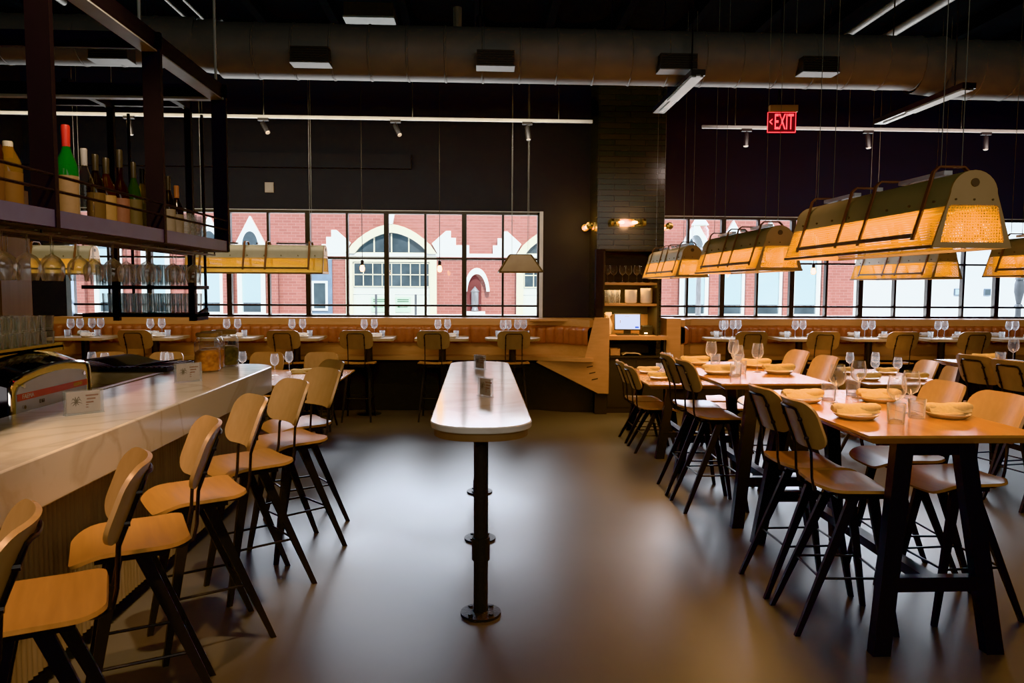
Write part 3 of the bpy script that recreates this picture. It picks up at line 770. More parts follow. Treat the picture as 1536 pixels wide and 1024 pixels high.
# ------------------------------------------------------------------ middle drink table
def drink_table():
    t = thing('drink_table', 'narrow cream stone drink table on three black pipe legs in the aisle', 'table', (.02,0,0))
    def stad(hw, y0, y1, r, n=10):
        pts = []
        for cx, cy, a0 in ((hw-r,y0+r,-90),(hw-r,y1-r,0),(-hw+r,y1-r,90),(-hw+r,y0+r,180)):
            for k in range(n+1):
                q = R(a0+90*k/n); pts.append((cx+r*math.cos(q), cy+r*math.sin(q)))
        return pts
    MB().prism(stad(.265,3.66,6.98,.235), 1.025, 1.06).build('tabletop', M['quartz'], t, bevel=.006)
    MB().prism(stad(.245,3.68,6.96,.22), .985, 1.025).build('underlay', M['pillarwood'], t)
    for y in (3.93,5.13,6.33):
        lg = MB().lathe([(.038,.01),(.038,.985)], 18, (0,y,0)).lathe([(.038,.30),(.048,.30),(.048,.42),(.038,.42)], 18, (0,y,0)).lathe([(.04,.955),(.09,.96),(.09,.985)],18,(0,y,0)).build('leg', M['cast'], t)
        b = MB().lathe([(1e-4,0),(.108,0),(.108,.014),(.045,.018),(.04,.022)], 28, (0,y,0)).build('flange', M['cast'], lg)
        for a in (45,135,225,315):
            b = MB().cyl((.078*math.cos(R(a)),y+.078*math.sin(R(a)),.012), .012, .012, 8).build('bolt', M['cast'], lg)
drink_table()
def spider(m, cx, cz, s, y):
    # inked many-armed plant drawing on a card
    for a in (20,55,100,140,200,235,265,300,335):
        L = s*(.9 if a % 2 else .75); q = R(a)
        m.bar((cx,y,cz),(cx+L*math.cos(q)*.7,y,cz+L*math.sin(q)*.8+.004),.006,.0012,.003,.0012,up=(0,1,0))
        m.bar((cx+L*math.cos(q)*.7,y,cz+L*math.sin(q)*.8+.004),(cx+L*math.cos(q),y,cz+L*math.sin(q)*.6-.004),.003,.0012,.0016,.0012,up=(0,1,0))
    m.cyl((cx,y-.0006,cz), .006, .0012, 8, 'y')
def card(loc, rz, lb, w=.19, h=.125):
    t = thing('card_holder', lb, 'sign holder', loc, rz, 'clear acrylic card holders')
    MB().bx(-w/2,w/2,-.014,-.010,0,h).bx(-w/2,w/2,.010,.014,0,h).bx(-w/2,w/2,-.02,.02,0,.006).bx(-w/2,-w/2+.004,-.01,.01,.006,h).bx(w/2-.004,w/2,-.01,.01,.006,h).build('holder', M['acrylic'], t)
    c = MB().bx(-w/2+.012,w/2-.012,-.003,.003,.010,h-.006).build('card', M['paper'], t)
    m = MB(); spider(m, -w*.2, h*.55, .036, -.0038); m.build('plant_drawing', M['ink'], c)
    m = MB()
    for k, (a, b) in enumerate(((.02,.075),(.025,.06),(.025,.05))): m.bx(w*.05+a-.02,w*.05+b-.012,-.0042,-.0032,h*.74-k*.018,h*.74-k*.018+.008)
    for k in range(3): m.bx(w*.05,w*.05+.012,-.0042,-.0032,h*.26+k*.013,h*.26+k*.013+.005)
    m.build('printed_lines', M['inkred'], c)
    return t
card((.05,4.70,1.061), R(-52), 'clear acrylic card holder nearer of the two on the aisle drink table', .125, .12)
card((.02,6.28,1.061), R(-48), 'clear acrylic card holder farther of the two on the aisle drink table', .125, .12)
card((-2.07,4.03,1.071), R(48), 'clear acrylic card holder with a plant drawing beside the espresso machine on the bar', .19, .125)
card((-2.03,5.36,1.071), R(48), 'clear acrylic card holder with a plant drawing on the bar before the jars', .19, .135)

# ------------------------------------------------------------------ marble bar
def bar_counter():
    t = thing('bar_counter', 'long bar counter with thick marble slab and ribbed wood front', 'bar counter', (0,0,0))
    def arc(cx, cy, r, a0, a1, n=10): return [(cx+r*math.cos(R(a0+(a1-a0)*k/n)), cy+r*math.sin(R(a0+(a1-a0)*k/n))) for k in range(n+1)]
    slab = [(-2.43,.9),(-1.73,.9)] + arc(-2.0,6.36,.27,0,90) + [(-4.4,6.63),(-4.4,5.92),(-2.43,5.92)]
    MB().prism(slab, .86, 1.07).build('marble_slab', M['marble'], t, bevel=.008)
    body = [(-2.40,.95),(-1.90,.95)] + arc(-2.1,6.26,.2,0,90) + [(-4.35,6.46),(-4.35,6.05),(-2.40,6.05)]
    MB().prism(body, .10, .86).build('carcass', M['dark'], t)
    MB().prism([(-2.3,1.0),(-2.0,1.0),(-2.0,6.3),(-4.3,6.3),(-4.3,6.1),(-2.3,6.1)], 0, .10).build('plinth', M['darkbase'], t)
    # ribbed front: half-round strips
    pts = [(-1.87,.95),(-1.87,6.26)] + arc(-2.1,6.26,.23,0,90,8)[1:] + [(-4.35,6.49)]
    rib = []; pitch = .036
    for a, b in zip(pts[:-1], pts[1:]):
        a = Vector(a); b = Vector(b); d = (b-a); L = d.length; d /= L; nr = Vector((d.y,-d.x)); n = max(1,int(L/pitch))
        for i in range(n):
            for f, o in ((.02,-.012),(.12,.004),(.5,.012),(.88,.004),(.98,-.012)):
                p = a + d*(L*(i+f)/n) + nr*o; rib.append((p.x,p.y))
    vs = [(x,y,.10) for x,y in rib]+[(x,y,.86) for x,y in rib]; n = len(rib)
    MB().add(vs,[(i,i+1,n+i+1,n+i) for i in range(n-1)]).build('ribbed_front', M['ribwood'], t, ang=80)
    # working side: steel well and edge trim
    MB().bx(-3.1,-2.44,2.4,5.90,.84,.88).bx(-3.1,-2.44,2.4,5.90,.0,.84).build('work_counter', M['dark'], t)
    MB().bx(-2.475,-2.43,4.99,5.92,1.03,1.075).build('edge_trim', M['rail'], t)
    MB().bx(-3.0,-2.5,5.05,5.8,.88,1.0).build('ice_well', M['rail'], t)
bar_counter()
def bar_mat():
    t = thing('bar_mat', 'black ridged rubber mat laid over the far return of the bar', 'mat', (-3.05,6.27,1.071))
    m = MB().bx(-.62,.62,-.28,.28,0,.03)
    for k in range(30): m.bx(-.60+k*.041,-.60+k*.041+.02,-.27,.27,.03,.038)
    m.build('mat', M['dark'], t)
    m = MB()
    m.sheet(lambda u,v: (-.2+.6*u+.2*v,-.2+.28*v,.06+.03*math.sin(u*6)+.02*v),14,6,.004)
    m.build('folded_cloth', M['dark'], t)
bar_mat()
# glass jars with cork lids
def jar(loc, lb, fill, r=.098, h=.30):
    t = thing('storage_jar', lb, 'jar', loc)
    MB().lathe([(1e-4,.004),(r*.9,.004),(r,.02),(r,h*.72),(r*.93,h*.82),(r*.78,h*.88),(r*.78,h*.93)], 28).build('jar_glass', M['jarglass'], t, ang=60)
    MB().lathe([(1e-4,.012),(r*.88,.012),(r*.94,.025),(r*.94,h*.52),(r*.7,h*.57),(1e-4,h*.55)], 24).build('contents', fill, t)
    MB().lathe([(1e-4,h*.9),(r*.76,h*.9),(r*.86,h*.93),(r*.86,h),(r*.8,h*1.02),(1e-4,h*1.02)], 24).build('lid', M['cork'], t)
jar((-2.13,6.03,1.071), 'nearest cork-lidded glass jar of amber tea on the bar end', M['tea'])
jar((-2.17,6.245,1.071), 'middle cork-lidded glass jar of amber tea on the bar end', M['tea'])
jar((-2.12,6.455,1.071), 'farthest cork-lidded glass jar, with dark green leaves, on the bar end', M['olive'])

# espresso machine, back panel toward the guests
def espresso():
    X = -2.5
    t = thing('espresso_machine', 'chrome espresso machine with red-striped white back panel on the bar', 'espresso machine', (0,0,0))
    out = [(4.13,1.00),(4.135,1.19),(4.16,1.225),(4.25,1.25),(4.42,1.275),(4.58,1.285),(4.72,1.282),(4.88,1.262),(4.945,1.245),(4.965,1.21),(4.975,1.00)]
    cy = 4.55
    def lo(k): return k
    lv = [(X-.02,[(y,z) for y,z in out]),(X-.10,[(cy+(y-cy)*1.05,z+(.03 if z > 1.1 else 0)) for y,z in out]),
          (X-.24,[(cy+(y-cy)*1.10,z+(.075 if z > 1.1 else 0)) for y,z in out]),(X-.56,[(cy+(y-cy)*1.10,z+(.075 if z > 1.1 else 0)) for y,z in out])]
    vs = []; n = len(out)
    for x, o in lv: vs += [(x,y,z) for y,z in o]
    fs = [tuple(range(n-1,-1,-1)),tuple(range(3*n,4*n))]
    for r in range(3):
        for i in range(n):
            j = (i+1) % n; fs.append((r*n+i,r*n+j,r*n+n+j,r*n+n+i))
    MB().add(vs,fs).build('body', M['blackchrome'], t, ang=50)
    MB().tube([(X-.01,y,z) for y,z in out], .012, 8).build('chrome_rim', M['chrome'], t)
    b = MB().prism([(cy+(y-cy)*.95,1.0+(z-1.0)*.98) for y,z in out], X-.019, X-.010, 'x').build('rim_plate', M['brass'], t)
    inn = [(cy+(y-cy)*.88,1.0+(z-1.0)*.84) for y,z in out]
    p = MB().prism(inn, X-.012, X-.002, 'x').build('back_panel', M['white'], t)
    y0, y1 = inn[0][0], inn[-1][0]
    MB().bx(X-.004,X+.001,y0+.004,y1-.004,1.112,1.150).build('red_stripe', M['red'], p)
    rot = (PI/2,0,PI/2)
    text('FAEMA',.036,M['letterw'],p,(X+.002,y0+.10,1.131),rot,'brand_lettering')
    text('LEGEND',.026,M['letterg'],p,(X+.002,y1-.12,1.131),rot,'gold_lettering')
    text('E 61',.030,M['letterk'],p,(X,y0+.235,1.083),rot,'model_lettering')
    for y, z in ((y0+.055,1.19),(y0+.055,1.075),(y1-.05,1.19)):
        MB().cyl((X-.003,y,z), .011, .012, 12, 'x').build('screw', M['chrome'], p)
    # cup tray with golden rail
    tr = MB().bx(-3.08,-2.70,4.15,5.02,1.345,1.36).build('cup_tray', M['blackchrome'], t)
    MB().bx(-2.715,-2.70,4.13,5.03,1.325,1.375).bx(-3.09,-2.70,5.02,5.035,1.325,1.375).bx(-3.09,-2.70,4.125,4.14,1.325,1.375).build('tray_rail', M['brass'], tr)
    MB().bx(-3.0,-2.62,4.2,4.9,.881,1.0).build('base', M['blackchrome'], t)
    for y in (4.2,4.88):
        for x in (-2.96,-2.64): pass
espresso()
for z in (1.36,1.458):
    for i in range(10):
        for x in (-2.76,-2.85,-2.94,-3.03):
            smalltumbler((x+random.uniform(-.004,.004),4.19+i*.086,z), 0, 'clear tumbler stacked two high on top of the espresso machine', 'tumblers on the espresso machine')
# brown timber cabinet side at the far left
tag(MB().bx(-5.4,-4.13,6.75,7.2,0,2.6).build('tall_cabinet', M['pillarwood']), 'tall brown timber cabinet side at the left edge behind the espresso machine', 'cabinet')

# ------------------------------------------------------------------ hanging bottle rack over the bar
def rack():
    t = thing('bottle_rack', 'black steel rack hung from the ceiling above the bar, holding bottles', 'rack', (0,0,0))
    Ys = (2.2,3.3,4.41,5.51)
    for y in Ys:
        MB().bx(-1.88,-1.78,y,y+.03,1.99,3.16).build('post', M['rack'], t)
    for y in Ys:
        MB().bx(-3.4,-1.78,y,y+.03,3.07,3.16).build('cross_beam', M['rack'], t)
    MB().bx(-1.88,-1.80,2.2,5.54,3.06,3.16).build('long_beam', M['rack'], t)
    MB().bx(-1.885,-1.795,2.2,5.54,3.052,3.06).bx(-3.4,-1.79,5.5,5.56,3.055,3.07).build('light_underside', M['greymetal'], t)
    MB().bx(-2.25,-1.79,2.2,5.54,1.985,2.0).build('shelf', M['rack'], t)
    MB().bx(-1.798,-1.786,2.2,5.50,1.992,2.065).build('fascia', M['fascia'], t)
    for z in (2.145,2.21): MB().tube([(-1.79,2.2,z),(-1.79,5.52,z)], .007, 6).build('guard_rail', M['rack'], t)
    MB().bx(-2.26,-2.24,2.2,5.54,1.985,2.06).build('back_lip', M['rack'], t)
    r = MB()
    for x in (-1.874,-1.926,-2.024,-2.076):
        r.bx(x-.006,x+.006,2.3,5.5,1.960,1.970)
        for y in (2.3,3.35,4.66,5.49): r.bx(x-.004,x+.004,y,y+.008,1.970,1.985)
    r.build('stemware_track', M['steel'], t)
    for y in (3.32,4.3,5.5): MB().tube([(-1.84,y,3.1),(-1.84,y,4.74)], .009, 6).build('hanger_rod', M['greymetal'], t)
rack()
def hang_mb():
    p = [(1e-4,0),(.04,-.001),(.04,-.004),(.014,-.008),(.0045,-.016),(.004,-.092),(.008,-.098),(.034,-.115),(.047,-.135),(.05,-.155),(.047,-.185),(.039,-.215)]
    return MB().lathe(p, 18)
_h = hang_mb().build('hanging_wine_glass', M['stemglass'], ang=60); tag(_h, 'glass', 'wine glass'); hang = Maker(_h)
for x, ys in ((-1.9,(2.98,3.12,3.29,3.47,3.70,4.04,4.44,4.82,5.15)),(-2.05,(3.4,3.76,4.14,4.52,4.88,5.25))):
    for k, y in enumerate(ys):
        hang((x,y,1.9815), 0, 'stemmed wine glass hanging upside down in the %s row below the bottle rack' % ('front' if x > -2 else 'rear'), 'stemware hanging below the bottle rack')
def bottle(name, loc, lb, r, h, c, label_c=None, cap_c=(.02,.02,.02), clear=False, neck=.33, cat='bottle', sq=False):
    t = thing(name, lb, cat, loc, 0, 'bottles on the hanging rack')
    hs = h*(1-neck)
    m = nodes('bottle ' + lb[:24])
    mm, nt, N, L, out = m
    if clear:
        bpy.data.materials.remove(mm); bm = M['jarglass']
    else:
        tr = N.new('ShaderNodeBsdfTransparent'); tr.inputs[0].default_value = (*c,1)
        gl = N.new('ShaderNodeBsdfPrincipled'); gl.inputs['Base Color'].default_value = (*[q*.28 for q in c],1); gl.inputs['Roughness'].default_value = .06
        mx = N.new('ShaderNodeMixShader'); mx.inputs[0].default_value = .5
        L.new(tr.outputs[0], mx.inputs[1]); L.new(gl.outputs[0], mx.inputs[2]); L.new(mx.outputs[0], out.inputs[0]); bm = mm
    MB().lathe([(1e-4,0),(r*.9,0),(r,.008),(r,hs*.86),(r*.85,hs*.97),(r*.45,hs*1.12),(r*.33,hs*1.2),(r*.33,h*.93)], 20).build('glass_body', bm, t, ang=60)
    if label_c:
        MB().lathe([(r*1.012,hs*.12),(r*1.012,hs*.78)], 20).build('paper_label', mat('label ' + lb[:20], tuple(q*.42 for q in label_c), None, .7, scale=(30,30,30)), t)
    MB().lathe([(r*.36,h*.80),(r*.37,h*.86),(r*.39,h*.985),(r*.34,h),(1e-4,h)], 14).build('cap', mat('cap ' + lb[:20], cap_c, None, .4), t)
bx_ = -1.95; bz = 2.001
bottle('liquor_bottle',(bx_,3.03,bz),'brown bottle behind the left guard rails',.05,.40,(.12,.04,.01),(.26,.10,.04))
bottle('liquor_bottle',(bx_,3.145,bz),'dark bottle with pale tall neck wrap at the left end of the rack',.05,.47,(.10,.03,.01),(.16,.06,.02),(.38,.24,.16))
bottle('liquor_bottle',(-2.07,3.22,bz),'bottle with red cap at the left end of the rack',.045,.45,(.08,.10,.02),None,(.35,.03,.03))
bottle('liquor_bottle',(bx_,3.27,bz),'amber square-shouldered decanter left of the first rack post',.05,.34,(.55,.26,.05),(.24,.10,.03),(.4,.38,.32),neck=.2)
bottle('wine_bottle',(bx_,3.72,bz),'bright green bottle with red cap and tan label on the rack',.049,.50,(.04,.42,.08),(.50,.33,.22),(.42,.03,.03))
bottle('liquor_bottle',(bx_,3.88,bz),'clear bottle next to the bright green one',.042,.42,(.8,.8,.8),None,(.3,.3,.3),True)
bottle('liquor_bottle',(bx_,3.99,bz),'small black bottle right of the clear one',.043,.41,(.02,.015,.01),(.12,.06,.02))
bottle('liquor_bottle',(bx_,4.10,bz),'dark brown bottle with cream lower label',.046,.41,(.06,.02,.008),(.50,.30,.14))
bottle('wine_bottle',(bx_,4.255,bz),'tallest dark slender bottle with pink-brown label on the rack',.045,.48,(.03,.012,.01),(.30,.14,.12),(.02,.02,.02),neck=.42)
bottle('liquor_bottle',(bx_,4.42,bz),'dark green bottle with thin yellow neck ring',.040,.44,(.03,.08,.02),(.10,.08,.05))
bottle('liquor_bottle',(bx_,4.535,bz),'golden yellow bottle against the second rack post',.040,.42,(.75,.48,.05),(.3,.22,.06))
bottle('wine_bottle',(bx_,4.90,bz),'black bottle with pale label right of the second rack post',.040,.43,(.02,.015,.015),(.42,.38,.34))
bottle('wine_bottle',(bx_,5.03,bz),'dark bottle with orange foil right of the second rack post',.040,.39,(.03,.02,.03),(.40,.36,.33),(.42,.16,.08))
for k in range(4):
    o = MB()
    for q in range(6): o.lathe([(1e-4,.0+q*.028),(.03,.0+q*.028),(.043,.085+q*.028),(.041,.085+q*.028)], 16)
    o = o.build('stacked_cups', M['plastic'], ang=60); o.location = (-1.95,5.155+k*.094,2.001); o.rotation_euler.x = R(0)
    tag(o, 'leaning stack of clear cups at the right end of the rack, %s from the left' % ordn[k], 'cup stack', 'clear cup stacks on the rack')

# hanging tumbler shelf beyond the bar end
def tumbler_shelf():
    t = thing('glass_shelf', 'black two-tier hanging shelf of tumblers beyond the bar', 'shelf', (0,0,0))
    for x in (-2.93,-2.33):
        MB().bx(x,x+.05,6.2,6.24,1.46,3.2).build('post', M['rack'], t)
        MB().bx(x,x+.05,5.56,6.24,3.14,3.2).build('arm', M['rack'], t)
        MB().tube([(x+.02,6.535,1.49),(x+.02,6.535,3.17)], .012, 6).build('rear_rod', M['rack'], t)
    for z in (1.49,1.715):
        MB().bx(-3.17,-2.28,6.2,6.53,z,z+.03).build('shelf_board', M['rack'], t)
    MB().prism([(6.2,1.46),(6.5,1.46),(6.5,1.56),(6.2,1.50)], -2.31, -2.28, 'x').build('end_bracket', M['rack'], t)
    MB().bx(-3.4,-2.28,6.2,6.24,3.16,3.2).build('top_beam', M['rack'], t)
tumbler_shelf()
for z, tier, h2 in ((1.52,'lower',.16),(1.745,'upper',.17)):
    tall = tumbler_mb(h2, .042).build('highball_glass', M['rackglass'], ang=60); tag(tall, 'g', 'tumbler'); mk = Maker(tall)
    for y in (6.29,6.38,6.47):
        for i in range(9):
            if not (i == 0 and tier == 'lower'):
                mk((-3.10+i*.092,y,z+.001), 0, 'tall clear tumbler on the %s tier of the hanging shelf' % tier, 'tumblers on the hanging shelf')

# ------------------------------------------------------------------ lantern pendants
def pendant_proto(full=True):
    L = 1.62; H = .345; t = thing('pendant_lamp', 'lamp', 'pendant lamp')
    def side(z): return .183 - (.183-.108)*z/.24       # half width of the sloping sides
    zc = .185
    def arch(n=14, k=1.0):
        pts = [(side(0)*k,0.0),(side(zc)*k,zc),(side(.24)*k,.24)]
        for i in range(1,n): 
            a = PI*i/n; pts.append((.108*k*math.cos(a), .24 + (.345-.24)*math.sin(a)))
        return pts + [(-x,z) for x,z in reversed(pts[:3])]
    sm = M['amber']; se = M['amber_end']
    # cap: upper sides and vault
    a = [p for p in arch() if p[1] >= zc-.001]; n = len(a); m = MB()
    for k in (1,.985):
        for y in (-L/2,L/2): m.v += [(x*k,y,(z-.2)*(1 if k == 1 else .98)+.2) for x,z in a]
    for i in range(n-1):
        m.f += [(i,i+1,n+i+1,n+i),(2*n+i,3*n+i,3*n+i+1,2*n+i+1)]
    cap = m.build('cap', M['cap'], t, ang=50)
    rv = MB()
    for sx in (-1,1):
        for k in range(8): rv.cyl((sx*(side(.215)+.004)-.004,-L/2+.1+k*.2,.215), .006, .008, 8, 'x')
    rv.build('rivet', M['lampedge'], cap)
    for sx in (-1,1):
        MB().add([(sx*side(.012),-L/2,.012),(sx*side(.012),L/2,.012),(sx*side(zc),L/2,zc),(sx*side(zc),-L/2,zc)],[(0,1,2,3)]).build('side_screen', sm, t)
        MB().bar((sx*side(.006),-L/2,.006),(sx*side(.006),L/2,.006),.012,.014).build('bottom_rim', M['lampedge'], t)
    for sy in (-1,1):
        ol = arch(); n = len(ol)
        w0, w1, z0, z1 = side(.02)-.03, side(zc)-.012, .025, zc+.005
        il = []
        for x, z in ol:
            zz = min(max(z,z0),z1); ww = w0+(w1-w0)*(zz-z0)/(z1-z0)
            il.append((max(-ww,min(ww,x*(.9 if z > zc else 1))),zz))
        y = sy*L/2
        e = MB().ring(ol, il, y-.006, y+.006, 'y').build('end_plate', M['lampend'], t, ang=30)
        MB().add([(-w0,y,z0),(w0,y,z0),(w1,y,z1),(-w1,y,z1)],[(0,1,2,3)]).build('end_screen', se, e)
        MB().cyl((0,y+sy*.006-.005,.290), .019, .010, 14, 'y').build('end_boss', M['lampedge'], e)
        bt = MB()
        for x in (-.085,0,.085): bt.cyl((x,y+sy*.006-.004,.215), .005, .008, 8, 'y')
        bt.build('rivet', M['lampedge'], e)
    # leather straps over the top, each with a raised hand loop, joined by a low bar on each side
    ys = [-L/2+L*f for f in (.105,.42,.58,.895)]
    for y in ys:
        q = [(side(.045)+.006,.045),(side(zc)+.007,zc),(side(.24)+.007,.25),(.10,.30),(.085,.362),(.06,.385)]
        s = MB(); pts = [(x,y,z) for x,z in q] + [(-x,y,z) for x,z in reversed(q)]
        for p0, p1 in zip(pts[:-1],pts[1:]): s.bar(p0,p1,.022,.008,up=(0,1,0)) if False else s.bar(p0,p1,.008,.024,up=(0,1,0))
        s.build('strap', M['strap'], t)
    for a_, b_ in ((ys[0],ys[1]-.08),(ys[1]+.1,ys[2]-.1),(ys[2]+.08,ys[3])) if full else ():
        MB().bx(-.02,.02,a_+.02,b_-.02,.352,.372).build('top_rail', M['rail'], t)
    for sx in (-1,1):
        MB().bar((sx*(side(.065)+.012),ys[0],.065),(sx*(side(.065)+.012),ys[3],.065),.012,.02).build('side_bar', M['lampedge'], t)
    for x in (-.05,.05):
        MB().tube([(x,-L/2+.04,.225),(x,L/2-.04,.225)], .007, 6).build('light_tube', M['led'], t)
    for y in (ys[0],ys[3]):
        for x in (-.05,.05): MB().tube([(x,y,.38),(x,y,2.85)], .0022, 5).build('suspension_wire', M['pipe'], t)
    return t
pendant = Maker(pendant_proto())
LAMPS = []
for (x, y, z, rz, lb) in ((2.215,4.12,1.935,0,'largest lantern pendant with amber screens over the front high table'),
                          (2.31,6.52,1.885,0,'second lantern pendant in the row, over the second high table'),
                          (2.31,8.88,1.865,0,'third lantern pendant in the row, in front of the tiled column'),
                          (5.08,8.85,1.86,R(3),'smaller-looking lantern pendant seen below the largest one, by the right window'),
                          (4.80,5.93,1.86,R(-1),'lantern pendant cut by the right edge of the picture'),
                          (-2.66,9.3,1.895,PI/2,'long lantern pendant seen side-on at the left window right of the bottle rack'),
                          (-5.4,9.3,1.87,PI/2,'long lantern pendant seen side-on behind the hanging wine glasses')):
    o = pendant((x,y,z), rz, lb, 'lantern pendants'); LAMPS.append((x,y,z,rz))
    if x < 0:
        for c in o.children:
            if c.name.startswith('light_tube'): c.material_slots[0].link = 'OBJECT'; c.material_slots[0].material = M['leddim']
def small_pendant():
    t = thing('pendant_lamp', 'small flared brown pendant at the right end of the left window', 'pendant lamp', (.52,9.3,1.93))
    a, b, h = .262, .13, .205
    for s in (-1,1):
        MB().add([(-a,s*a,0),(a,s*a,0),(b,s*b,h),(-b,s*b,h)],[(0,1,2,3)]).build('shade_panel', M['bronzeshade'], t)
        MB().add([(s*a,-a,0),(s*a,a,0),(s*b,b,h),(s*b,-b,h)],[(0,1,2,3)]).build('shade_panel', M['bronzeshade'], t)
    e = MB()
    for sx in (-1,1):
        for sy in (-1,1): e.bar((sx*a,sy*a,0),(sx*b,sy*b,h),.014,.014)
    for s in (-1,1): e.bar((-a,s*a,0),(a,s*a,0),.012,.012).bar((s*a,-a,0),(s*a,a,0),.012,.012)
    e.bx(-b,b,-b,b,h-.005,h+.01); e.build('trim', M['lampedge'], t)
    MB().lathe([(1e-4,.09),(.04,.1),(.04,.17),(1e-4,.18)],12).build('bulb', M['bulb'], t)
    for sx in (-.1,.1):
        for sy in (-.1,.1): MB().tube([(sx,sy,h),(sx,sy,2.82)], .002, 5).build('suspension_wire', M['pipe'], t)
small_pendant()
for x, y, lb in ((-1.45,9.6,'bare filament bulb hanging before the left window, left of the two'),(-.48,9.6,'bare filament bulb hanging before the left window, right of the two'),(4.34,9.6,'bare filament bulb hanging before the right window')):
    t = thing('bulb_pendant', lb, 'hanging bulb', (x,y,1.93), 0, 'bare filament bulbs')
    MB().lathe([(1e-4,0),(.022,.008),(.030,.035),(.026,.06),(.016,.085)],12).build('bulb', M['bulb'], t)
    MB().lathe([(.017,.08),(.02,.085),(.02,.14),(1e-4,.15)],10).build('socket', M['steel'], t)
    MB().tube([(0,0,.15),(0,0,2.79)], .004, 6).build('cord', M['steel'], t)

# ------------------------------------------------------------------ service niche in the tiled column
def niche():
    t = thing('service_station', 'black service niche with wood shelves set in the tiled column', 'service station', (0,0,0))
    MB().bx(1.72,1.745,10.30,10.92,.98,2.27).bx(2.475,2.5,10.30,10.92,.98,2.27).bx(1.72,2.5,10.30,10.92,2.245,2.27).bx(1.72,2.5,10.895,10.92,.0,2.27).build('frame', M['dark'], t)
    MB().bx(1.62,1.72,10.28,10.42,1.34,2.27).build('side_panel', M['rack'], t)
    for z in (1.785,1.495): MB().bx(1.745,2.475,10.33,10.895,z,z+.03).build('shelf', M['benchwood'], t)
    MB().bx(1.745,2.475,10.87,10.895,1.09,1.36).build('back_panel', M['benchwood'], t)
    MB().bx(1.76,2.63,10.25,10.92,1.03,1.085).build('counter', M['benchwood'], t)
    c = MB().bx(1.80,2.60,10.36,10.90,.0,.78).build('cabinet', M['dark'], t)
    MB().bx(1.81,2.2,10.35,10.36,.08,.76).build('door', M['dark'], c); MB().bx(2.21,2.59,10.35,10.36,.08,.76).build('door', M['dark'], c)
    MB().bx(1.80,1.82,10.30,10.9,.78,1.03).bx(2.58,2.60,10.30,10.9,.78,1.03).bx(1.80,2.60,10.30,10.9,.78,.80).build('open_bay', M['dark'], t)
niche()
for k, x in enumerate((1.80,1.905,2.01,2.115,2.21,2.31,2.41)):
    goblet((x,10.42+.09*(k % 2),1.816), 0, 'stemmed wine glass standing on the top shelf of the service niche', 'wine glasses on the niche shelf')
for k in range(3):
    for z in (0,.094): smalltumbler((1.79+k*.078,10.42,1.526+z), 0, 'small tumbler stacked on the lower niche shelf', 'tumblers on the niche shelf')
for x, n, w in ((2.14,14,'left'),(2.36,16,'right')):
    for k in range(n):
        wplate((x,10.46,1.526+k*.0125), 0, 'cream plate in the %s stack on the lower niche shelf' % w, 'plates stacked on the niche shelf')
def pos():
    t = thing('monitor', 'black order monitor with lit pale screen on the niche counter', 'monitor', (2.09,10.40,1.086), R(-4))
    a = R(-12)
    c, s = math.cos(a), math.sin(a)
    def tilt(o): o.rotation_euler.x = a; o.location = (0,0,.07); return o
    b = tilt(MB().bx(-.185,.185,0,.025,0,.235).build('bezel', M['dark'], t, bevel=.004))
    MB().bx(-.172,.172,-.002,0,.014,.222).build('screen', M['screen'], b)
    MB().bx(.105,.155,-.003,-.002,.03,.052).build('button', M['screenblue'], b)
    MB().bx(-.105,-.098,-.003,-.002,.10,.145).bx(-.04,.03,-.003,-.002,.19,.194).build('screen_text', M['screendark'], b)
    MB().bx(-.05,.05,.03,.06,.0,.10).build('stand', M['dark'], t)
    MB().bx(-.15,.15,-.05,.12,0,.016).build('base', M['dark'], t)
pos()
def spray():
    t = thing('spray_bottle', 'cream spray bottle left of the monitor on the niche counter', 'spray bottle', (1.85,10.55,1.086))
    MB().lathe([(1e-4,0),(.05,0),(.055,.02),(.055,.14),(.035,.2),(.018,.23),(.018,.26)],14).build('body', M['plate'], t)
    MB().bx(-.05,.035,-.015,.015,.27,.315).bx(-.075,-.05,-.008,.008,.285,.305).bx(-.035,-.02,-.006,.006,.21,.27).bx(-.018,.018,-.018,.018,.25,.275).build('trigger_head', M['plate'], t)
spray()
t = thing('receipt_printer', 'small black receipt printer right of the monitor', 'printer', (2.37,10.5,1.086))
MB().bx(-.075,.075,-.09,.09,0,.13).build('case', M['dark'], t, bevel=.008); MB().bx(-.04,.0,-.093,-.09,.02,.035).build('indicator', M['bulb'], t)
MB().bx(-.05,.05,-.07,-.03,.13,.137).build('paper_slot', M['steel'], t)
t = thing('bar_towel', 'folded cream towel below the niche counter', 'towel', (2.14,10.42,.802))
MB().sheet(lambda u,v: (-.13+.26*u,-.08+.16*v,.02+.03*math.sin(PI*u)*(1-.3*v)+.006*math.sin(9*u)),14,6,.012).build('towel', M['plate'], t)
t = thing('wooden_box', 'small light wood box below the niche counter', 'box', (1.91,10.42,.801))
MB().bx(-.075,.075,-.08,.08,0,.008).bx(-.075,.075,-.08,-.07,.0,.10).bx(-.075,.075,.07,.08,0,.10).bx(-.075,-.065,-.08,.08,0,.10).bx(.065,.075,-.08,.08,0,.10).build('box', M['benchwood'], t)
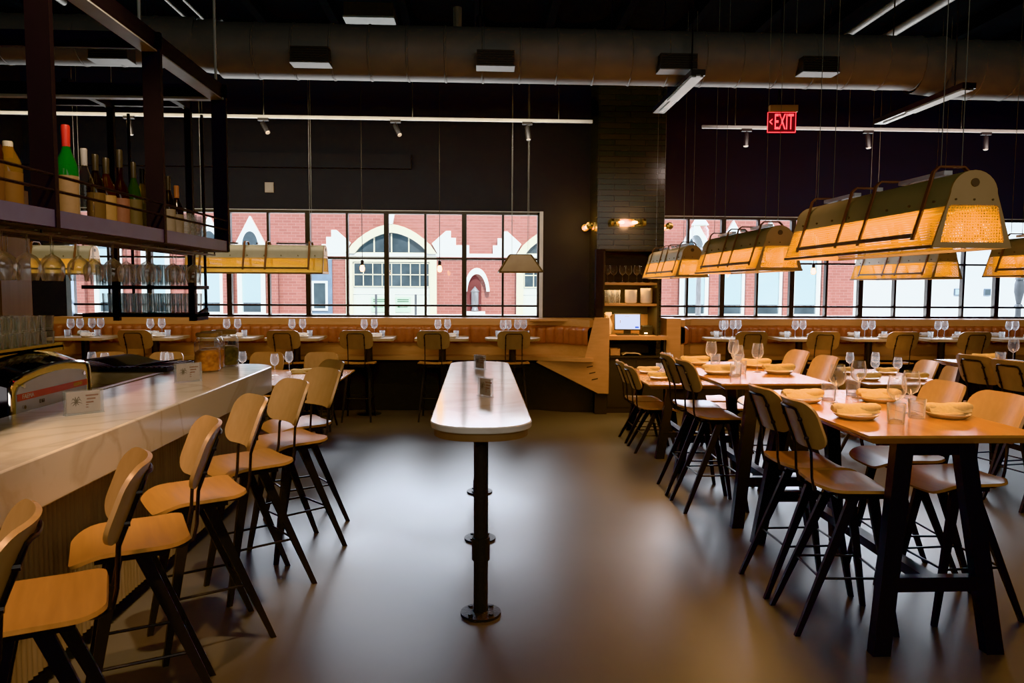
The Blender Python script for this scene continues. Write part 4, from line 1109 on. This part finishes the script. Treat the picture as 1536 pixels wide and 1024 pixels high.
# wall lamps: glass tubes with a pair of bulbs
def sconce(loc, rz, lb):
    t = thing('wall_lamp', lb, 'wall lamp', loc, rz, 'brass wall lamps on the column')
    MB().bx(-.10,.10,-.012,0,-.05,.05).build('back_plate', M['brass'], t)
    MB().lathe([(.045,-.2),(.045,.2)],18,(0,-.09,0),'x').build('glass_tube', M['bulbglass'], t)
    for s in (-1,1):
        MB().lathe([(1e-4,s*.2),(.05,s*.2),(.05,s*.235),(.03,s*.245),(1e-4,s*.245)],18,(0,-.09,0),'x').build('end_cap', M['brass'], t)
        MB().lathe([(1e-4,s*.05),(.018,s*.06),(.022,s*.085),(.012,s*.125),(1e-4,s*.13)],12,(0,-.09,0),'x').build('bulb', M['bulb'], t)
        MB().bx(s*.15-.01,s*.15+.01,-.06,0,-.01,.01).build('arm', M['brass'], t)
sconce((2.04,10.32,2.63), 0, 'brass wall lamp with two glowing bulbs on the front of the tiled column')
sconce((1.63,10.62,2.60), -PI/2, 'brass wall lamp on the left flank of the tiled column')
sconce((2.56,10.62,2.60), PI/2, 'brass wall lamp on the right flank of the tiled column')
tag(MB().bx(-3.02,-2.90,10.975,11.0,3.07,3.21).bx(-3.005,-2.915,10.965,10.975,3.085,3.195).build('wall_sensor', M['offwhite']), 'small off-white sensor box on the dark wall above the left window', 'sensor')

# ------------------------------------------------------------------ overhead services
def duct():
    t = thing('air_duct', 'large round spiral duct running across the room under the ceiling', 'air duct', (0,6.9,0))
    for x0, x1, r, z in ((-7,-2.45,.21,3.87),(-2.25,4.0,.235,3.81),(4.2,9.5,.26,3.76)):
        m = MB(); n = int((x1-x0)/.32); prof = []
        for k in range(n):
            a = x0+(x1-x0)*k/n; prof += [(r,a),(r,a+.30*(x1-x0)/n/.32),(r+.006,a+.305*(x1-x0)/n/.32),(r+.006,a+.318*(x1-x0)/n/.32)]
        prof.append((r,x1))
        m.lathe(prof, 28, (0,0,z), 'x').build('duct_section', M['duct'], t, ang=25)
    MB().lathe([(.21,-2.46),(.235,-2.24)],28,(0,0,3.84),'x').lathe([(.215,-2.47),(.215,-2.43)],28,(0,0,3.87),'x').build('reducer', M['duct'], t)
    MB().lathe([(.24,3.98),(.262,4.22)],28,(0,0,3.785),'x').build('reducer', M['duct'], t)
    for x in (-3.08,-1.42,.15,1.73,2.98):
        g = MB().bx(x-.16,x+.16,-.33,-.17,3.63,3.76).build('air_grille', M['dark'], t)
        s = MB()
        for k in range(6): s.bx(x-.15,x+.15,-.337,-.33,3.64+k*.02,3.647+k*.02)
        s.build('louvre', M['steel'], g)
        MB().bx(x-.165,x+.165,-.34,-.17,3.622,3.63).build('grille_lip', M['duct'], g)
    for x in (-4.6,-2.9,-.6,1.2,3.2,5.6,7.6): MB().tube([(x,0,3.9),(x,0,4.75)], .006, 6).build('hanger', M['steel'], t)
duct()
def track(x0, x1, y, z, heads, lb):
    t = thing('lighting_track', lb, 'lighting track', (0,0,0))
    MB().bx(x0,x1,y-.018,y+.018,z,z+.034).build('track', M['greymetal'], t)
    n = 5
    for k in range(n):
        x = x0+.4+(x1-x0-.8)*k/(n-1); MB().tube([(x,y,z+.03),(x,y,4.74)], .005, 6).build('hanger', M['pipe'], t)
    for x, rx, ry in heads:
        h = MB().bx(x-.06,x+.06,y-.02,y+.02,z-.03,z).tube([(x,y,z-.03),(x,y,z-.08)], .008, 6).build('adapter', M['steel'], t)
        d = Vector((math.sin(ry),math.sin(rx),-math.cos(rx)*math.cos(ry))).normalized(); p = Vector((x,y,z-.07)); q = p+d*.14
        MB().tube([tuple(p-d*.02),tuple(q)], .03, 12).build('spot_head', M['steel'], h)
        MB().tube([tuple(q),tuple(q+d*.006)], .024, 12).build('spot_lens', M['offwhite'], h)
track(-6.3,1.35,9.0,3.68,((-4.0,0,.1),(-2.48,-.5,.5),(-.96,-.5,.4),(.58,-.2,.1)),'pale ceiling lighting track with four spot heads in front of the left wall')
track(2.66,9.0,9.0,3.64,((3.2,-.2,-.1),(4.68,-.2,.0),(6.14,-.2,-.1)),'pale ceiling lighting track with three spot heads on the right, behind the exit sign')
def exit_sign():
    t = thing('exit_sign', 'lit red exit sign hanging from the ceiling in front of the right lighting track', 'exit sign', (3.18,7.9,3.38), R(-4))
    MB().bx(-.135,.155,-.035,.035,.205,.275).build('housing', M['exitbox'], t, bevel=.004)
    p = MB().bx(-.145,.14,-.008,.008,0,.205).build('panel', M['exitpanel'], t)
    MB().ring([(-.148,-.004),(.144,-.004),(.144,.206),(-.148,.206)],[(-.142,.003),(.137,.003),(.137,.2),(-.142,.2)],-.010,.010,'y').build('lit_edge', M['exit'], p)
    o = text('EXIT',.215,M['exit'],p,(.018,-.012,.098),(PI/2,0,0),'exit_lettering',.002,offset=.003); o.scale = (.46,1.05,1)
    o = text('<',.12,M['exit'],p,(-.117,-.012,.10),(PI/2,0,0),'exit_arrow',.002,offset=.003); o.scale = (.5,1,1)
    MB().tube([(-.04,0,.275),(-.03,0,1.4)], .012, 8).build('stem', M['steel'], t)
    MB().tube([(.125,0,.275),(.125,0,1.4)], .004, 6).build('cable', M['pipe'], t)
exit_sign()
for x, y0, y1, z, lb in ((1.83,6.33,7.72,3.5,'unlit strip light with pale underside above the tiled column'),(4.12,6.28,7.7,3.42,'unlit strip light with pale underside above the largest pendant')):
    t = thing('strip_light', lb, 'strip light', (x,0,0), 0, 'strip lights by the duct')
    MB().bx(-.06,.06,y0,y1,z+.012,z+.06).build('body', M['steel'], t); MB().bx(-.05,.05,y0+.02,y1-.55,z,z+.012).bx(-.018,.018,y1-.5-.9,y1-.1,z+.001,z+.012).build('diffuser', M['greymetal'], t)
    for y in (y0+.2,y1-.2): MB().tube([(0,y,z+.05),(0,y,4.74)], .006, 6).build('hanger', M['steel'], t)
t = thing('ceiling_panel', 'grey ceiling loudspeaker panel above the duct', 'ceiling panel', (-1.16,8.5,4.58))
MB().bx(-.27,.27,-.25,.25,0,.02).build('face', M['light_panel'], t); MB().bx(-.26,.26,-.24,.24,.02,.16).build('box', M['dark'], t)
t = thing('ceiling_spot', 'small downlight hanging from the ceiling right of the grey pipe', 'spotlight', (.02,8.0,4.36))
MB().lathe([(1e-4,.01),(.04,0),(.045,.0),(.045,.16),(.02,.18),(.012,.2),(.012,.4)],14).build('can', M['steel'], t); MB().lathe([(1e-4,.008),(.036,.006)],14).build('lens', M['bulb'], t)
for pts, r, lb in ((((4.19,9.4,4.62),(4.19,6.0,4.62)),.035,'grey ceiling pipe on the right, left one of the pair'),(((4.66,9.4,4.62),(4.66,6.0,4.62)),.045,'grey ceiling pipe on the right, thicker one of the pair'),
                   (((-3.15,9.4,4.62),(-3.15,5.6,4.62)),.014,'thin ceiling conduit above the rack, left one of the pair'),(((-2.97,9.4,4.62),(-2.97,5.6,4.62)),.014,'thin ceiling conduit above the rack, right one of the pair'),
                   (((-.22,8.3,4.25),(-.22,8.3,4.72)),.045,'short grey pipe dropping from the ceiling at the middle'),(((-3.9,7.5,4.4),(-3.9,4.5,4.4)),.03,'grey conduit under the ceiling at the upper left')):
    t = thing('ceiling_pipe', lb, 'pipe', (0,0,0), 0, 'ceiling pipes')
    MB().tube(pts, r, 12).build('pipe', M['pipe'], t)
    a, b = pts
    if a[2] == b[2]:
        for f in (.2,.6): MB().tube([(a[0],a[1]+(b[1]-a[1])*f,a[2]+r),(a[0],a[1]+(b[1]-a[1])*f,4.75)], .006, 6).build('hanger', M['steel'], t)

# ------------------------------------------------------------------ light
def light(name, kind, loc, rot, energy, col, **kw):
    d = bpy.data.lights.new(name, kind); d.energy = energy; d.color = col
    for k, v in kw.items(): setattr(d, k, v)
    o = bpy.data.objects.new(name, d); o.location = loc; o.rotation_euler = rot; COL.objects.link(o); return o
SUN = light('sun','SUN',(0,0,30),(R(42),0,R(14)),3.2,(1,.95,.86),angle=R(1))
w = bpy.data.worlds.new('sky'); w.use_nodes = True; S.world = w
bg = w.node_tree.nodes['Background']; bg.inputs[0].default_value = (.62,.78,1,1); bg.inputs[1].default_value = 1.1
# added lamps hidden above the windows, standing in for sky light
for x, sx, e in ((-2.4,9,1050),(7.5,10,1500)):
    light('sky_fill','AREA',(x,18.2,5.3),(R(-70),0,0),e,(.80,.89,1),shape='RECTANGLE',size=sx,size_y=2.6)
# added lamps hidden below the sills, standing in for light off sunlit pavement
for x, sx in ((-2.4,8),(5.8,7)):
    light('pavement_fill','AREA',(x,13.2,.55),(R(-112),0,0),540,(1,.97,.92),shape='RECTANGLE',size=sx,size_y=.9)
for i, (x, y, z, rz) in enumerate(LAMPS):
    light('pendant_glow','AREA',(x,y,z+.20),(0,0,rz),(21 if i < 3 else 13 if i < 5 else 4),(1,.50,.20),shape='RECTANGLE',size=.16,size_y=1.45)
light('sconce_glow','POINT',(2.04,10.12,2.63),(0,0,0),4,(1,.45,.2),shadow_soft_size=.08)
light('sconce_glow','POINT',(1.40,10.62,2.60),(0,0,0),2,(1,.45,.2),shadow_soft_size=.08)
light('sconce_glow','POINT',(2.72,10.6,2.60),(0,0,0),3,(1,.45,.2),shadow_soft_size=.08)
light('niche_glow','AREA',(2.1,10.45,1.74),(0,0,0),2.5,(1,.6,.28),shape='RECTANGLE',size=.6,size_y=.2)
light('niche_glow','AREA',(2.1,10.40,1.48),(0,0,0),5,(1,.6,.28),shape='RECTANGLE',size=.6,size_y=.2)
light('bench_fill','AREA',(-2.2,8.7,3.6),(R(38),0,0),58,(1,.80,.60),shape='RECTANGLE',size=7,size_y=.12)  # added long lamps near the track heads, brightening both window benches
light('bench_fill','AREA',(5.6,8.7,3.55),(R(38),0,0),34,(1,.76,.66),shape='RECTANGLE',size=5.5,size_y=.12)
# ceiling spots aimed at the bar and the right aisle
def spot(loc, to, e, col, ang, blend=.6):
    d = Vector(to)-Vector(loc)
    o = light('ceiling_spot_glow','SPOT',loc,(0,0,0),e,col,spot_size=R(ang),spot_blend=blend,shadow_soft_size=.06)
    o.rotation_euler = d.to_track_quat('-Z','Y').to_euler()
spot((-.9,1.2,4.5),(-1.5,2.6,.7),300,(1,.55,.30),42)
spot((-.6,2.6,4.6),(-2.05,4.3,1.05),380,(1,.70,.46),46)
spot((1.0,9.0,3.6),(1.4,10.6,.9),14,(1,.52,.3),60)
spot((1.6,5.4,4.5),(1.0,4.8,0),95,(1,.54,.32),60)
spot((.1,3.2,4.6),(.1,4.4,1.0),50,(1,.72,.5),34)
light('room_fill','AREA',(1,-2.5,3.6),(R(62),0,0),95,(1,.93,.86),shape='RECTANGLE',size=8,size_y=2)

# ------------------------------------------------------------------ camera and view
cd = bpy.data.cameras.new('camera'); cam = bpy.data.objects.new('camera', cd); COL.objects.link(cam)
cd.sensor_width = 36; cd.lens = 1130/1536*36; cd.clip_start = .05; cd.clip_end = 200
a, p, r = R(2.63), R(4.15), R(.3)
fwd = Vector((math.sin(a)*math.cos(p), math.cos(a)*math.cos(p), -math.sin(p)))
rt = Vector((math.cos(a),-math.sin(a),0)); up = rt.cross(fwd)
rr = rt*math.cos(r)+up*math.sin(r); uu = -rt*math.sin(r)+up*math.cos(r)
cam.matrix_world = Matrix(((rr.x,uu.x,-fwd.x,0),(rr.y,uu.y,-fwd.y,0),(rr.z,uu.z,-fwd.z,1.75),(0,0,0,1)))
S.camera = cam
S.view_settings.view_transform = 'Khronos PBR Neutral'
S.view_settings.look = 'None'
S.view_settings.exposure = 0.45
S.view_settings.gamma = 1.22
S.cycles.use_denoising = True
S.cycles.max_bounces = 8; S.cycles.transparent_max_bounces = 24
S.cycles.sample_clamp_indirect = 4; S.cycles.caustics_reflective = False; S.cycles.caustics_refractive = False
